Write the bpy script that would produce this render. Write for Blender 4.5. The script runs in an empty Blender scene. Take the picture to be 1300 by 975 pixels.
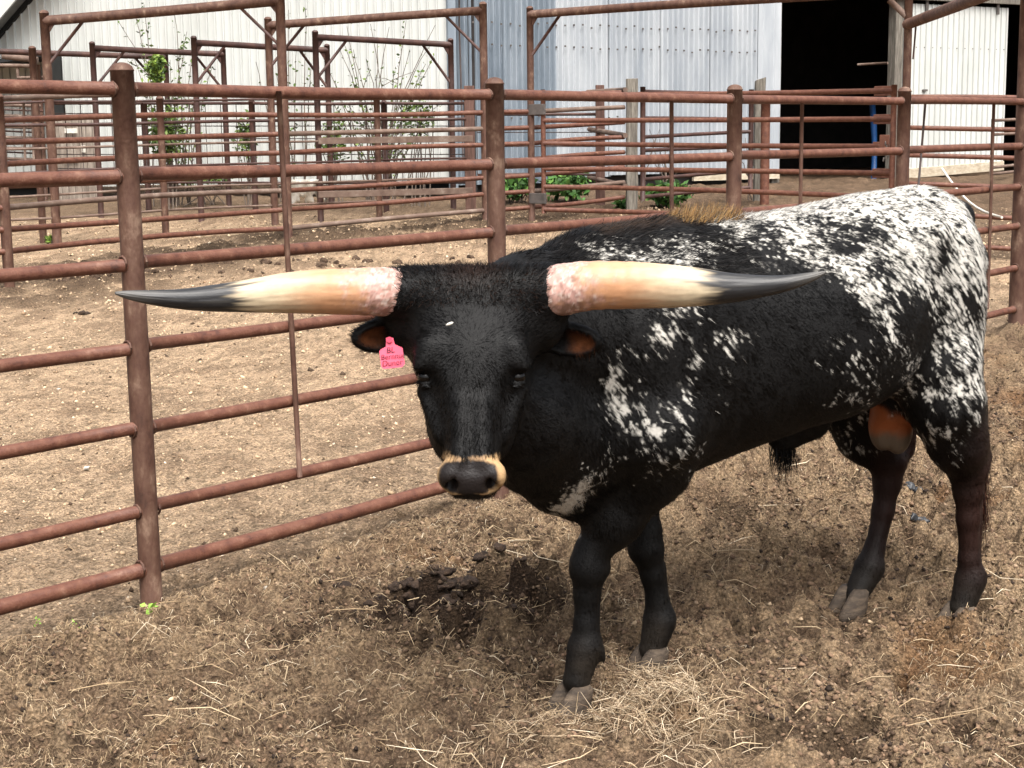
import bpy, math
import numpy as np
from mathutils import Matrix, Vector

rng = np.random.default_rng(7)
scene = bpy.context.scene
col = scene.collection

# ------------------------------------------------------------------ camera
FPX = 1950.0
TH = math.atan(307 / FPX)
RL = 0.012
CAM = np.array([0, 0, 1.5])
fw = np.array([0, math.cos(TH), -math.sin(TH)])
up0 = np.array([0, math.sin(TH), math.cos(TH)])
rt0 = np.array([1.0, 0, 0])
up = up0 * math.cos(RL) + rt0 * math.sin(RL)
rt = rt0 * math.cos(RL) - up0 * math.sin(RL)
cd = bpy.data.cameras.new('camera')
cam = bpy.data.objects.new('camera', cd)
col.objects.link(cam)
M = Matrix.Identity(4)
for i in range(3):
    M[i][0], M[i][1], M[i][2], M[i][3] = rt[i], up[i], -fw[i], CAM[i]
cam.matrix_world = M
cd.sensor_fit = 'HORIZONTAL'
cd.angle = 2 * math.atan(650 / FPX)
cd.clip_end = 500
scene.camera = cam

# ------------------------------------------------------------------ light
SUN_EL, SUN_AZ = math.radians(60), math.radians(165)     # azimuth clockwise from +Y
w = bpy.data.worlds.new('World')
scene.world = w
w.use_nodes = True
nt = w.node_tree
nt.nodes.clear()
sky = nt.nodes.new('ShaderNodeTexSky')
sky.sky_type = 'NISHITA'
sky.sun_disc = False
sky.sun_elevation = SUN_EL
sky.sun_rotation = SUN_AZ
sky.air_density = 1.0
sky.dust_density = 6.0
sky.ozone_density = 0.5
hs = nt.nodes.new('ShaderNodeHueSaturation')
hs.inputs['Saturation'].default_value = 0.35
bg = nt.nodes.new('ShaderNodeBackground')
bg.inputs['Strength'].default_value = 0.10
wo = nt.nodes.new('ShaderNodeOutputWorld')
nt.links.new(sky.outputs[0], hs.inputs['Color'])
nt.links.new(hs.outputs[0], bg.inputs['Color'])
nt.links.new(bg.outputs[0], wo.inputs['Surface'])
sd = bpy.data.lights.new('sun', 'SUN')
sd.energy = 1.5
sd.angle = math.radians(45)
sd.color = (1.0, 0.965, 0.92)
sun = bpy.data.objects.new('sun', sd)
col.objects.link(sun)
sdir = Vector((math.sin(SUN_AZ) * math.cos(SUN_EL), math.cos(SUN_AZ) * math.cos(SUN_EL), math.sin(SUN_EL)))
sun.rotation_euler = sdir.to_track_quat('Z', 'Y').to_euler()
sun.location = (0, 0, 12)
scene.view_settings.view_transform = 'Standard'
scene.view_settings.look = 'None'
scene.view_settings.gamma = 1.0
scene.view_settings.use_curve_mapping = False
scene.view_settings.exposure = 1.75

# ------------------------------------------------------------------ helpers
def ray(px, py):
    return fw + rt * ((px - 650) / FPX) - up * ((py - 487.5) / FPX)

def at(px, py, Y):
    d = ray(px, py)
    return CAM + d * (Y / d[1])

def on_plane(px, py, p, n):
    d = ray(px, py)
    n = np.array(n, float)
    return CAM + d * (((np.array(p) - CAM) @ n) / (d @ n))

def base_z(x, y):
    a = 0.055 * (np.asarray(y, float) - 4.9)
    b = 0.88
    k = 0.16
    h = np.clip(0.5 + 0.5 * (b - a) / k, 0, 1)
    z = b + (a - b) * h - k * h * (1 - h)
    return np.maximum(z, -0.16)

def ground(px, py):
    d = ray(px, py)
    t = 4.0
    for _ in range(60):
        p = CAM + d * t
        e = p[2] - float(base_z(p[0], p[1]))
        t += e / (0.055 * d[1] - d[2]) * 0.9
    return CAM + d * t

def vnoise(P, seed=0):
    P = np.asarray(P, float)
    n, k = P.shape
    I = np.floor(P).astype(np.int64)
    f = P - I
    f = f * f * (3 - 2 * f)
    out = np.zeros(n)
    primes = np.array([73856093, 19349663, 83492791], np.int64)
    for c in range(2 ** k):
        h = np.full(n, (seed * 668265263 + 374761393) & 0xffffffff, np.int64)
        wgt = np.ones(n)
        for a in range(k):
            b = (c >> a) & 1
            h ^= (I[:, a] + b) * primes[a]
            wgt = wgt * (f[:, a] if b else 1 - f[:, a])
        h &= 0xffffffff
        h = ((h ^ (h >> 15)) * 2246822519) & 0xffffffff
        h = ((h ^ (h >> 13)) * 3266489917) & 0xffffffff
        h ^= h >> 16
        out += wgt * (h / 4294967295.0 * 2 - 1)
    return out

def fbm(P, octv=4, gain=0.5, seed=0):
    P = np.asarray(P, float)
    o = np.zeros(len(P)); a = 1.0; s = 0
    for i in range(octv):
        o += a * vnoise(P, seed + i * 17); s += a
        a *= gain; P = P * 2.03 + 11.3
    return o / s

def hash2(ix, iy, seed):
    h = (ix * 73856093) ^ (iy * 19349663) ^ (seed * 83492791 + 12345)
    h &= 0xffffffff
    h = ((h ^ (h >> 15)) * 2246822519) & 0xffffffff
    h = ((h ^ (h >> 13)) * 3266489917) & 0xffffffff
    return (h ^ (h >> 16)) / 4294967295.0

def worley(P, seed=0):
    I = np.floor(P).astype(np.int64)
    f1 = np.full(len(P), 9.0); f2 = f1.copy(); idv = np.zeros(len(P))
    for dx in (-1, 0, 1):
        for dy in (-1, 0, 1):
            cx, cy = I[:, 0] + dx, I[:, 1] + dy
            x = cx + hash2(cx, cy, seed); y = cy + hash2(cx, cy, seed + 5)
            d = np.hypot(P[:, 0] - x, P[:, 1] - y)
            m = d < f1
            f2 = np.where(m, f1, np.minimum(f2, d))
            idv = np.where(m, hash2(cx, cy, seed + 9), idv)
            f1 = np.where(m, d, f1)
    return f1, f2, idv

def smooth(e0, e1, x):
    t = np.clip((x - e0) / (e1 - e0), 0, 1)
    return t * t * (3 - 2 * t)

# ---- materials
def new_mat(name):
    m = bpy.data.materials.new(name)
    m.use_nodes = True
    n = m.node_tree.nodes
    return m, n, m.node_tree.links, n['Principled BSDF']

def ramp(n, stops):
    r = n.new('ShaderNodeValToRGB')
    e = r.color_ramp.elements
    while len(e) < len(stops):
        e.new(0.5)
    for i, (p, c) in enumerate(stops):
        e[i].position = p
        e[i].color = (*c, 1)
    return r

def noisy(name, stops, scale=6.0, detail=8, rough=0.7, bump=0.2, bscale=60, metal=0.0, stretch=(1, 1, 1), spec=0.3):
    m, n, l, b = new_mat(name)
    tc = n.new('ShaderNodeTexCoord')
    mp = n.new('ShaderNodeMapping')
    mp.inputs['Scale'].default_value = stretch
    oi = n.new('ShaderNodeObjectInfo')
    ad = n.new('ShaderNodeVectorMath'); ad.operation = 'ADD'
    cx = n.new('ShaderNodeCombineXYZ')
    mu = n.new('ShaderNodeMath'); mu.operation = 'MULTIPLY'; mu.inputs[1].default_value = 37.0
    l.new(oi.outputs['Random'], mu.inputs[0])
    l.new(mu.outputs[0], cx.inputs[0]); l.new(mu.outputs[0], cx.inputs[2])
    l.new(tc.outputs['Object'], mp.inputs['Vector'])
    l.new(mp.outputs[0], ad.inputs[0]); l.new(cx.outputs[0], ad.inputs[1])
    t = n.new('ShaderNodeTexNoise')
    t.inputs['Scale'].default_value = scale
    t.inputs['Detail'].default_value = detail
    t.inputs['Roughness'].default_value = 0.65
    l.new(ad.outputs[0], t.inputs['Vector'])
    r = ramp(n, stops)
    l.new(t.outputs['Fac'], r.inputs[0])
    l.new(r.outputs[0], b.inputs['Base Color'])
    b.inputs['Roughness'].default_value = rough
    b.inputs['Metallic'].default_value = metal
    b.inputs['Specular IOR Level'].default_value = spec
    if bump:
        t2 = n.new('ShaderNodeTexNoise'); t2.inputs['Scale'].default_value = bscale; t2.inputs['Detail'].default_value = 4
        l.new(ad.outputs[0], t2.inputs['Vector'])
        bm = n.new('ShaderNodeBump'); bm.inputs['Strength'].default_value = bump; bm.inputs['Distance'].default_value = 0.01
        l.new(t2.outputs['Fac'], bm.inputs['Height'])
        l.new(bm.outputs[0], b.inputs['Normal'])
    return m

def attr_mat(name, attr='col', rough=0.8, spec=0.2, bump=0.0, bscale=80, sheen=0.0, vary=0.0):
    m, n, l, b = new_mat(name)
    a = n.new('ShaderNodeAttribute'); a.attribute_name = attr
    src = a.outputs['Color']
    if vary:
        tc = n.new('ShaderNodeTexCoord')
        t = n.new('ShaderNodeTexNoise'); t.inputs['Scale'].default_value = bscale; t.inputs['Detail'].default_value = 8
        t.inputs['Roughness'].default_value = 0.7
        l.new(tc.outputs['Object'], t.inputs['Vector'])
        r = ramp(n, [(0.3, (1 - vary,) * 3), (0.7, (1 + vary,) * 3)])
        mx = n.new('ShaderNodeMix'); mx.data_type = 'RGBA'; mx.blend_type = 'MULTIPLY'; mx.inputs[0].default_value = 1
        l.new(t.outputs['Fac'], r.inputs[0])
        l.new(src, mx.inputs[6]); l.new(r.outputs[0], mx.inputs[7])
        src = mx.outputs[2]
    l.new(src, b.inputs['Base Color'])
    b.inputs['Roughness'].default_value = rough
    b.inputs['Specular IOR Level'].default_value = spec
    if sheen:
        b.inputs['Sheen Weight'].default_value = sheen
    if bump:
        tc = n.new('ShaderNodeTexCoord')
        t2 = n.new('ShaderNodeTexNoise'); t2.inputs['Scale'].default_value = bscale; t2.inputs['Detail'].default_value = 8
        t2.inputs['Roughness'].default_value = 0.75
        l.new(tc.outputs['Object'], t2.inputs['Vector'])
        bm = n.new('ShaderNodeBump'); bm.inputs['Strength'].default_value = bump; bm.inputs['Distance'].default_value = 0.02
        l.new(t2.outputs['Fac'], bm.inputs['Height'])
        l.new(bm.outputs[0], b.inputs['Normal'])
    return m

MAT = {}
MAT['pipe'] = noisy('rusty_pipe', [(0.28, (0.036, 0.013, 0.008)), (0.42, (0.088, 0.030, 0.0165)), (0.58, (0.120, 0.047, 0.027)), (0.74, (0.20, 0.105, 0.068))], scale=22, rough=0.62, bump=0.25, bscale=120, spec=0.4, stretch=(1, 1, 1))
MAT['post'] = noisy('weathered_pipe_post', [(0.28, (0.030, 0.013, 0.008)), (0.43, (0.066, 0.029, 0.018)), (0.57, (0.094, 0.048, 0.031)), (0.72, (0.20, 0.13, 0.09))], scale=17, rough=0.68, bump=0.3, bscale=90, stretch=(1, 1, 0.5), spec=0.35)
MAT['darkpipe'] = noisy('dark_rusty_pipe', [(0.25, (0.022, 0.010, 0.008)), (0.5, (0.045, 0.019, 0.014)), (0.75, (0.095, 0.045, 0.032))], scale=7, rough=0.6, bump=0.2, bscale=60, spec=0.4)
MAT['greypipe'] = noisy('weathered_grey_rail', [(0.25, (0.07, 0.04, 0.03)), (0.55, (0.14, 0.095, 0.072)), (0.8, (0.26, 0.21, 0.17))], scale=8, rough=0.7, bump=0.2)
MAT['wire'] = noisy('dark_wire', [(0.3, (0.02, 0.015, 0.014)), (0.7, (0.06, 0.04, 0.035))], scale=10, rough=0.6, bump=0)
MAT['steel'] = noisy('bare_steel_plate', [(0.3, (0.06, 0.055, 0.05)), (0.7, (0.14, 0.12, 0.11))], scale=10, rough=0.55, bump=0.1, metal=0.3)
MAT['wood'] = noisy('weathered_wood', [(0.25, (0.05, 0.045, 0.038)), (0.5, (0.13, 0.115, 0.095)), (0.75, (0.27, 0.25, 0.21))], scale=9, rough=0.9, bump=0.6, bscale=40, stretch=(6, 6, 0.5))
MAT['brownwood'] = noisy('brown_post', [(0.25, (0.045, 0.025, 0.02)), (0.5, (0.095, 0.05, 0.038)), (0.75, (0.16, 0.09, 0.07))], scale=9, rough=0.8, bump=0.4, bscale=40, stretch=(5, 5, 0.5))
MAT['sill'] = noisy('pale_timber_sill', [(0.25, (0.25, 0.2, 0.14)), (0.55, (0.42, 0.36, 0.27)), (0.8, (0.6, 0.55, 0.45))], scale=5, rough=0.85, bump=0.4, stretch=(0.5, 4, 4))
MAT['white'] = noisy('white_painted_metal', [(0.2, (0.37, 0.38, 0.357)), (0.5, (0.46, 0.47, 0.447)), (0.8, (0.52, 0.525, 0.505))], scale=1.6, rough=0.5, bump=0, stretch=(1, 1, 0.4))
MAT['galv'] = noisy('galvanised_metal', [(0.2, (0.11, 0.135, 0.165)), (0.45, (0.18, 0.215, 0.25)), (0.62, (0.26, 0.295, 0.33)), (0.82, (0.36, 0.39, 0.42))], scale=1.2, rough=0.42, bump=0, metal=0.25, stretch=(2, 2, 0.5))
MAT['galvlight'] = noisy('light_galvanised_metal', [(0.2, (0.22, 0.25, 0.28)), (0.45, (0.32, 0.345, 0.37)), (0.7, (0.44, 0.46, 0.475)), (0.85, (0.52, 0.535, 0.545))], scale=1.2, rough=0.42, bump=0, metal=0.15, stretch=(2, 2, 0.4))
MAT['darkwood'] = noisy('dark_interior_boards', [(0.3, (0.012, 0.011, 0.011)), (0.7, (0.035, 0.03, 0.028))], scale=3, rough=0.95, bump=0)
MAT['roofunder'] = noisy('grey_roof_underside', [(0.3, (0.14, 0.14, 0.13)), (0.7, (0.28, 0.28, 0.26))], scale=4, rough=0.9, bump=0.1)
MAT['black'] = noisy('black_trim', [(0.3, (0.008, 0.008, 0.008)), (0.7, (0.02, 0.02, 0.02))], scale=4, rough=0.7, bump=0)
MAT['blue'] = noisy('blue_plastic', [(0.3, (0.003, 0.025, 0.085)), (0.7, (0.006, 0.045, 0.14))], scale=4, rough=0.5, bump=0)
MAT['rope'] = noisy('white_rope', [(0.3, (0.45, 0.42, 0.36)), (0.7, (0.7, 0.67, 0.6))], scale=30, rough=0.9, bump=0.2)
MAT['concrete'] = noisy('stained_boards', [(0.3, (0.12, 0.095, 0.075)), (0.55, (0.24, 0.2, 0.165)), (0.8, (0.4, 0.36, 0.31))], scale=6, rough=0.9, bump=0.3, stretch=(3, 3, 0.6))
MAT['tarp'] = noisy('torn_white_sheet', [(0.3, (0.42, 0.38, 0.32)), (0.7, (0.72, 0.69, 0.62))], scale=12, rough=0.8, bump=0.3)
def ground_mat():
    m, n, l, b = new_mat('churned_dirt')
    a = n.new('ShaderNodeAttribute'); a.attribute_name = 'col'
    tc = n.new('ShaderNodeTexCoord')
    def tex(kind, sc, **kw):
        t = n.new(kind); t.inputs['Scale'].default_value = sc
        for k, v in kw.items(): t.inputs[k].default_value = v
        l.new(tc.outputs['Object'], t.inputs['Vector']); return t
    t1 = tex('ShaderNodeTexNoise', 48, Detail=9, Roughness=0.72)
    t2 = tex('ShaderNodeTexVoronoi', 95)
    t3 = tex('ShaderNodeTexNoise', 210, Detail=3, Roughness=0.6)
    r1 = ramp(n, [(0.30, (0.34, 0.32, 0.30)), (0.47, (1.0, 1.0, 1.0)), (0.68, (1.55, 1.5, 1.42))])  # shaded gaps and lit tops painted in, following the bump height
    l.new(t1.outputs['Fac'], r1.inputs[0])
    r2 = ramp(n, [(0.3, (1.1, 1.1, 1.1)), (0.8, (0.62, 0.6, 0.58))])  # shade painted into the crevices between grains
    l.new(t2.outputs['Distance'], r2.inputs[0])
    r3 = ramp(n, [(0.35, (0.75, 0.75, 0.75)), (0.65, (1.3, 1.28, 1.22))])
    l.new(t3.outputs['Fac'], r3.inputs[0])
    src = a.outputs['Color']
    for r in (r1, r2, r3):
        mx = n.new('ShaderNodeMix'); mx.data_type = 'RGBA'; mx.blend_type = 'MULTIPLY'; mx.inputs[0].default_value = 1
        l.new(src, mx.inputs[6]); l.new(r.outputs[0], mx.inputs[7]); src = mx.outputs[2]
    l.new(src, b.inputs['Base Color'])
    b.inputs['Roughness'].default_value = 0.95; b.inputs['Specular IOR Level'].default_value = 0.1
    h = n.new('ShaderNodeMath'); h.operation = 'SUBTRACT'
    l.new(t1.outputs['Fac'], h.inputs[0])
    h2 = n.new('ShaderNodeMath'); h2.operation = 'MULTIPLY'; h2.inputs[1].default_value = 0.35
    l.new(t2.outputs['Distance'], h2.inputs[0]); l.new(h2.outputs[0], h.inputs[1])
    bm = n.new('ShaderNodeBump'); bm.inputs['Strength'].default_value = 1.0; bm.inputs['Distance'].default_value = 0.035
    l.new(h.outputs[0], bm.inputs['Height']); l.new(bm.outputs[0], b.inputs['Normal'])
    return m
MAT['ground'] = ground_mat()
MAT['litter'] = attr_mat('litter', rough=0.85, spec=0.15)
MAT['leaf'] = attr_mat('leaf', rough=0.6, spec=0.3)
MAT['bark'] = noisy('twig_bark', [(0.3, (0.06, 0.045, 0.035)), (0.7, (0.15, 0.115, 0.09))], scale=20, rough=0.9, bump=0)
MAT['stone'] = noisy('pale_stone', [(0.3, (0.3, 0.27, 0.22)), (0.7, (0.55, 0.51, 0.44))], scale=20, rough=0.9, bump=0.3)
MAT['dung'] = noisy('dark_manure', [(0.25, (0.010, 0.007, 0.005)), (0.5, (0.030, 0.019, 0.013)), (0.8, (0.085, 0.052, 0.032))], scale=30, rough=0.85, bump=1.0, bscale=90, spec=0.2)
MAT['clod'] = noisy('brown_clod', [(0.25, (0.02, 0.013, 0.009)), (0.5, (0.06, 0.039, 0.026)), (0.8, (0.15, 0.10, 0.066))], scale=30, rough=0.9, bump=0.9, bscale=90, spec=0.15)
MAT['dungblue'] = noisy('fresh_slate_manure', [(0.25, (0.01, 0.01, 0.011)), (0.6, (0.026, 0.028, 0.031)), (0.85, (0.055, 0.058, 0.062))], scale=22, rough=0.45, bump=0.5, bscale=70, spec=0.5)

# ---- mesh building
def mesh_np(name, V, F, mat=None, parent=None, sm=True, colv=None):
    """V (n,3); F either (m,3)/(m,4) array or a list of tuples"""
    me = bpy.data.meshes.new(name)
    V = np.asarray(V, np.float32)
    if isinstance(F, np.ndarray):
        k = F.shape[1]
        me.vertices.add(len(V)); me.vertices.foreach_set('co', V.ravel())
        me.loops.add(F.size); me.loops.foreach_set('vertex_index', F.astype(np.int32).ravel())
        me.polygons.add(len(F))
        me.polygons.foreach_set('loop_start', np.arange(0, F.size, k, dtype=np.int32))
        me.update(calc_edges=True)
    else:
        me.from_pydata(V.tolist(), [], F)
        me.update()
    if sm:
        me.polygons.foreach_set('use_smooth', np.ones(len(me.polygons), bool))
    if colv is not None:
        a = me.color_attributes.new('col', 'FLOAT_COLOR', 'POINT')
        c = np.ones((len(V), 4), np.float32); c[:, :3] = colv
        a.data.foreach_set('color', c.ravel())
    if mat is not None:
        me.materials.append(mat if not isinstance(mat, str) else MAT[mat])
    o = bpy.data.objects.new(name, me)
    col.objects.link(o)
    if parent is not None:
        o.parent = parent
    return o

def tag(o, label=None, cat=None, group=None, kind=None):
    if label: o['label'] = label
    if cat: o['category'] = cat
    if group: o['group'] = group
    if kind: o['kind'] = kind
    return o

def empty(name, loc, label=None, cat=None, group=None, rz=0):
    o = bpy.data.objects.new(name, None)
    col.objects.link(o)
    o.location = [float(c) for c in loc]
    o.rotation_euler = (0, 0, rz)
    o.empty_display_size = 0.2
    return tag(o, label, cat, group)

class MB:
    """collects geometry for one mesh, in coordinates relative to org"""
    def __init__(self, org=(0, 0, 0)):
        self.v = []; self.f = []; self.n = 0; self.o = np.array(org, float)
    def add(self, V, F):
        V = np.asarray(V, float) - self.o
        self.v.append(V)
        self.f += [tuple(int(i) + self.n for i in q) for q in F]
        self.n += len(V)
    def tube(self, pts, r, seg=10, cap=True, dome=False):
        pts = np.asarray(pts, float)
        n = len(pts)
        r = np.broadcast_to(np.asarray(r, float), (n,))
        T = np.gradient(pts, axis=0) if n > 2 else np.repeat((pts[-1] - pts[0])[None], n, 0)
        T /= np.linalg.norm(T, axis=1)[:, None]
        ref = np.array([0, 0, 1.0]) if abs(T[0][2]) < 0.9 else np.array([1.0, 0, 0])
        V = []
        for i in range(n):
            a = np.cross(T[i], ref); a /= np.linalg.norm(a)
            b = np.cross(a, T[i])
            ang = np.arange(seg) / seg * 2 * math.pi
            V.append(pts[i] + r[i] * (np.cos(ang)[:, None] * a + np.sin(ang)[:, None] * b))
        V = np.concatenate(V)
        F = []
        for i in range(n - 1):
            for j in range(seg):
                k = (j + 1) % seg
                F.append((i * seg + j, i * seg + k, (i + 1) * seg + k, (i + 1) * seg + j))
        if cap:
            F.append(tuple(range(seg))); F.append(tuple((n - 1) * seg + j for j in range(seg - 1, -1, -1)))
        self.add(V, F)
        return self
    def box(self, c, sx, sy, sz, ax=(1, 0, 0)):
        ax = np.array(ax, float); ax /= np.linalg.norm(ax)
        ay = np.array([-ax[1], ax[0], 0.0])
        if abs(ax[2]) > 0.99: ay = np.array([0, 1.0, 0])
        ay /= np.linalg.norm(ay)
        az = np.cross(ax, ay)
        V = [np.array(c) + ax * sx / 2 * i + ay * sy / 2 * j + az * sz / 2 * k for k in (-1, 1) for j in (-1, 1) for i in (-1, 1)]
        self.add(V, [(0, 2, 3, 1), (4, 5, 7, 6), (0, 1, 5, 4), (2, 6, 7, 3), (0, 4, 6, 2), (1, 3, 7, 5)])
        return self
    def build(self, name, mat, parent=None, sm=False, bevel=0):
        o = mesh_np(name, np.concatenate(self.v), self.f, mat, parent, sm)
        if sm:
            me = o.data
            me.polygons.foreach_set('use_smooth', np.array([len(p.vertices) == 4 for p in me.polygons]))
        if bevel:
            b = o.modifiers.new('bevel', 'BEVEL'); b.width = bevel; b.segments = 2; b.limit_method = 'ANGLE'
        return o

def pipe(name, a, b, r, mat, parent, org, bow=0.004, seg=10, n=5):
    a = np.array(a, float); b = np.array(b, float)
    t = np.linspace(0, 1, n)[:, None]
    P = a + (b - a) * t
    L = np.linalg.norm(b - a)
    P[:, 2] += np.sin(t[:, 0] * math.pi) * rng.normal(0, bow) * L
    P[:, 1] += np.sin(t[:, 0] * math.pi) * rng.normal(0, bow) * L
    return MB(org).tube(P, r, seg).build(name, mat, parent, True)

def capped_post(name, base, top, r, mat, parent, org, cap='dome', seg=16):
    """post pipe with a welded domed cap and a weld bead"""
    base = np.array(base, float); top = np.array(top, float)
    d = (top - base) / np.linalg.norm(top - base)
    mb = MB(org)
    n = 6
    P = [base + (top - d * r * 0.75 - base) * t for t in np.linspace(0, 1, n)]
    R = [r] * n
    if cap == 'dome':
        P += [top - d * r * 0.73, top - d * r * 0.62, top - d * r * 0.58]; R += [r * 1.05, r * 1.05, r * 0.99]
        for a in (25, 45, 65, 82):
            P.append(top - d * r * 0.58 + d * r * 0.58 * math.sin(math.radians(a))); R.append(r * 0.99 * math.cos(math.radians(a)))
    else:
        P.append(top); R.append(r)
    mb.tube(P, R, seg)
    return mb.build(name, mat, parent, True)

# ------------------------------------------------------------------ ground
P1 = np.array([-1.167, 4.809]); FD = np.array([3.15, 9.495]) - P1; FD /= np.linalg.norm(FD)
FN = np.array([FD[1], -FD[0]])           # points to the bull's pen
F2PTS = np.array([[-3.9, 11.93], [-2.14, 14.84], [-0.25, 16.07], [0.23, 16.25], [1.28, 17.1]])

def rel_fence(x, y):
    return (x - P1[0]) * FN[0] + (y - P1[1]) * FN[1]

def poly_dist(x, y, pts):
    d = np.full(np.shape(x), 99.0)
    for a, b in zip(pts[:-1], pts[1:]):
        ab = b - a
        t = np.clip(((x - a[0]) * ab[0] + (y - a[1]) * ab[1]) / (ab @ ab), 0, 1)
        d = np.minimum(d, np.hypot(x - a[0] - t * ab[0], y - a[1] - t * ab[1]))
    return d

HAY = ground(838, 915)[:2]
HAY2 = ground(735, 935)[:2]
DARKP = ground(588, 785)[:2]

FEET = [np.array([0.2927 - 0.86013 * a + 0.51008 * b, 4.1951 - 0.51008 * a - 0.86013 * b]) for a, b in ((0.20, 0.06), (-0.145, -0.05), (-1.15, 0.19), (-0.985, -0.105))]
def terrain(x, y):
    """height and colour of the ground"""
    x = np.asarray(x, float); y = np.asarray(y, float)
    z = base_z(x, y)
    P = np.stack([x, y], 1)
    rf = rel_fence(x, y) + 0.12 * vnoise(P * 1.7, 3)
    near = smooth(-0.25, 0.15, rf)                      # inside the bull's pen
    bank = np.exp(-(poly_dist(x, y, F2PTS) / 0.9) ** 2) * (1 - near)
    rubble = smooth(16.5, 18.5, y)
    n1 = fbm(P * 1.1, 3, seed=11)
    n2 = fbm(P * 3.6, 3, 0.55, seed=23)
    n3 = fbm(P * 11.0, 3, 0.6, seed=31)
    n4 = fbm(P * 37.0, 2, 0.6, seed=41)
    f1, f2, cid = worley(P * 9.0 + 0.25 * n3[:, None], 3)
    clod = smooth(0.62, 0.28, f1 + 0.12 * n4) * (cid > 0.4) * (0.45 + cid * 0.7)
    g1, g2, gid = worley(P * 24.0 + 0.3 * n4[:, None], 8)
    clod2 = smooth(0.60, 0.25, g1) * (gid > 0.35) * (0.4 + gid * 0.8)
    h1, h2, hid = worley(P * 3.1 + 0.2 * n2[:, None], 15)          # hoof pits
    pit = smooth(0.30, 0.12, h1 + 0.06 * n3) * (hid > 0.62)
    rough_near = 0.075 * n2 + 0.070 * n3 + 0.024 * n4 + 0.052 * clod + 0.020 * clod2 - 0.095 * pit
    rough_far = 0.016 * n2 + 0.010 * n3 + 0.006 * n4 + 0.006 * clod2 - 0.012 * pit
    amp = 0.55 + 0.45 * smooth(-0.5, 0.4, n1 + 0.4 * np.sin(x * 1.3 + y))
    z = z + near * (0.02 * n1 + rough_near * amp) + (1 - near) * (0.02 * n1 + rough_far)
    z = z + bank * (0.05 + 0.06 * n2 + 0.03 * n3 + 0.02 * clod) + rubble * (0.03 * n2 + 0.02 * n3)
    # soil heaped along the near fence and lower behind it
    z = z + 0.05 * np.exp(-((rf - 0.12) / 0.3) ** 2)
    hd = np.hypot(x - HAY[0], (y - HAY[1]) / 1.2)
    z = z + 0.035 * np.exp(-(hd / 0.13) ** 2)
    dk = np.hypot((x - DARKP[0]) / 1.4, y - DARKP[1])
    z = z + np.exp(-(dk / 0.24) ** 2) * (0.05 + 0.04 * n3 + 0.03 * clod)
    for fx, fy in FEET:          # trodden flat under each hoof
        k = np.exp(-((np.hypot(x - fx, y - fy) / 0.12) ** 4))
        z = z + (base_z(x, y) + 0.004 + 0.25 * (z - base_z(x, y)) - z) * k
    # colour : dirt / straw / dark soil, shade painted in pits / moist manure
    dirt = np.array([0.152, 0.104, 0.070]); dark = np.array([0.035, 0.022, 0.015]); straw = np.array([0.37, 0.27, 0.172])
    tan = np.array([0.445, 0.325, 0.22]); rust = np.array([0.17, 0.085, 0.036])
    s = smooth(-0.35, 0.45, n3 * 0.6 + n4 * 0.55 + 0.25 * n1 + 0.25 * (clod - 0.3))
    c = dirt + (straw - dirt) * (0.62 * s)[:, None]
    dm = smooth(0.05, 0.5, -n2 * 0.8 - 0.35 * n4 + 0.45 * pit + 0.35 * n1)  # dark soil patches, plus painted shade in hollows and hoof pits
    c = c + (dark - c) * (0.7 * dm)[:, None]
    rm = smooth(0.25, 0.55, fbm(P * 2.3, 2, seed=77)) * 0.5
    c = c + (rust - c) * rm[:, None]
    c = c + (np.array([0.026, 0.016, 0.011]) - c) * np.clip(1.5 * np.exp(-(dk / 0.24) ** 2) * smooth(-0.7, -0.1, n3 + 0.3 * n4), 0, 0.96)[:, None]
    sf = smooth(-0.5, 0.5, n3 * 0.5 + n4 * 0.7)
    cf = (tan * 0.55) + (tan * 0.5) * sf[:, None]
    cf = cf + (dirt * 1.2 - cf) * (0.6 * smooth(0.05, 0.5, n2 + 0.4 * n3 + 0.3 * pit))[:, None]
    bank2 = np.clip(bank * smooth(-0.55, 0.25, n2 + 0.6 * n3) * 1.5, 0, 1)
    yl = np.interp(x, [-3.9, -2.14, -0.25, 0.23, 3.5, 7.0], [40.0, 40.0, 17.0, 16.2, 13.3, 12.0])
    back = smooth(-0.6, 0.6, y - yl + 0.5 * n2)
    cf = cf + (dirt * 0.6 - cf) * np.clip(0.9 * bank2, 0, 1)[:, None]
    cf = cf + (dirt * (0.85 + 0.5 * n3)[:, None] - cf) * np.clip(0.8 * rubble + 0.85 * back, 0, 1)[:, None]
    return z, cf + (c - cf) * near[:, None]

def grown(a, b, s0, g):
    out = [a]; s = s0
    while out[-1] < b:
        out.append(out[-1] + s); s *= g
    return np.array(out)

xs = np.concatenate([-grown(1.7, 70, 0.012, 1.02)[::-1], np.arange(-1.69, 2.3, 0.0105), grown(2.3, 70, 0.0115, 1.02)])
ys = np.concatenate([-grown(-3.1, 30, 0.02, 1.12)[::-1], np.arange(3.11, 5.4, 0.0085), grown(5.4, 120, 0.0095, 1.0125)])
X, Y = np.meshgrid(xs, ys)
xf, yf = X.ravel(), Y.ravel()
zf, cf = terrain(xf, yf)
nx, ny = len(xs), len(ys)
idx = np.arange(nx * ny).reshape(ny, nx)
GF = np.stack([idx[:-1, :-1], idx[:-1, 1:], idx[1:, 1:], idx[1:, :-1]], -1).reshape(-1, 4)
tag(mesh_np('ground', np.stack([xf, yf, zf], 1), GF, 'ground', colv=cf), kind='structure')
print('ground verts', nx, ny, nx * ny)

def gz(x, y):
    return float(terrain(np.array([x]), np.array([y]))[0][0])

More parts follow.
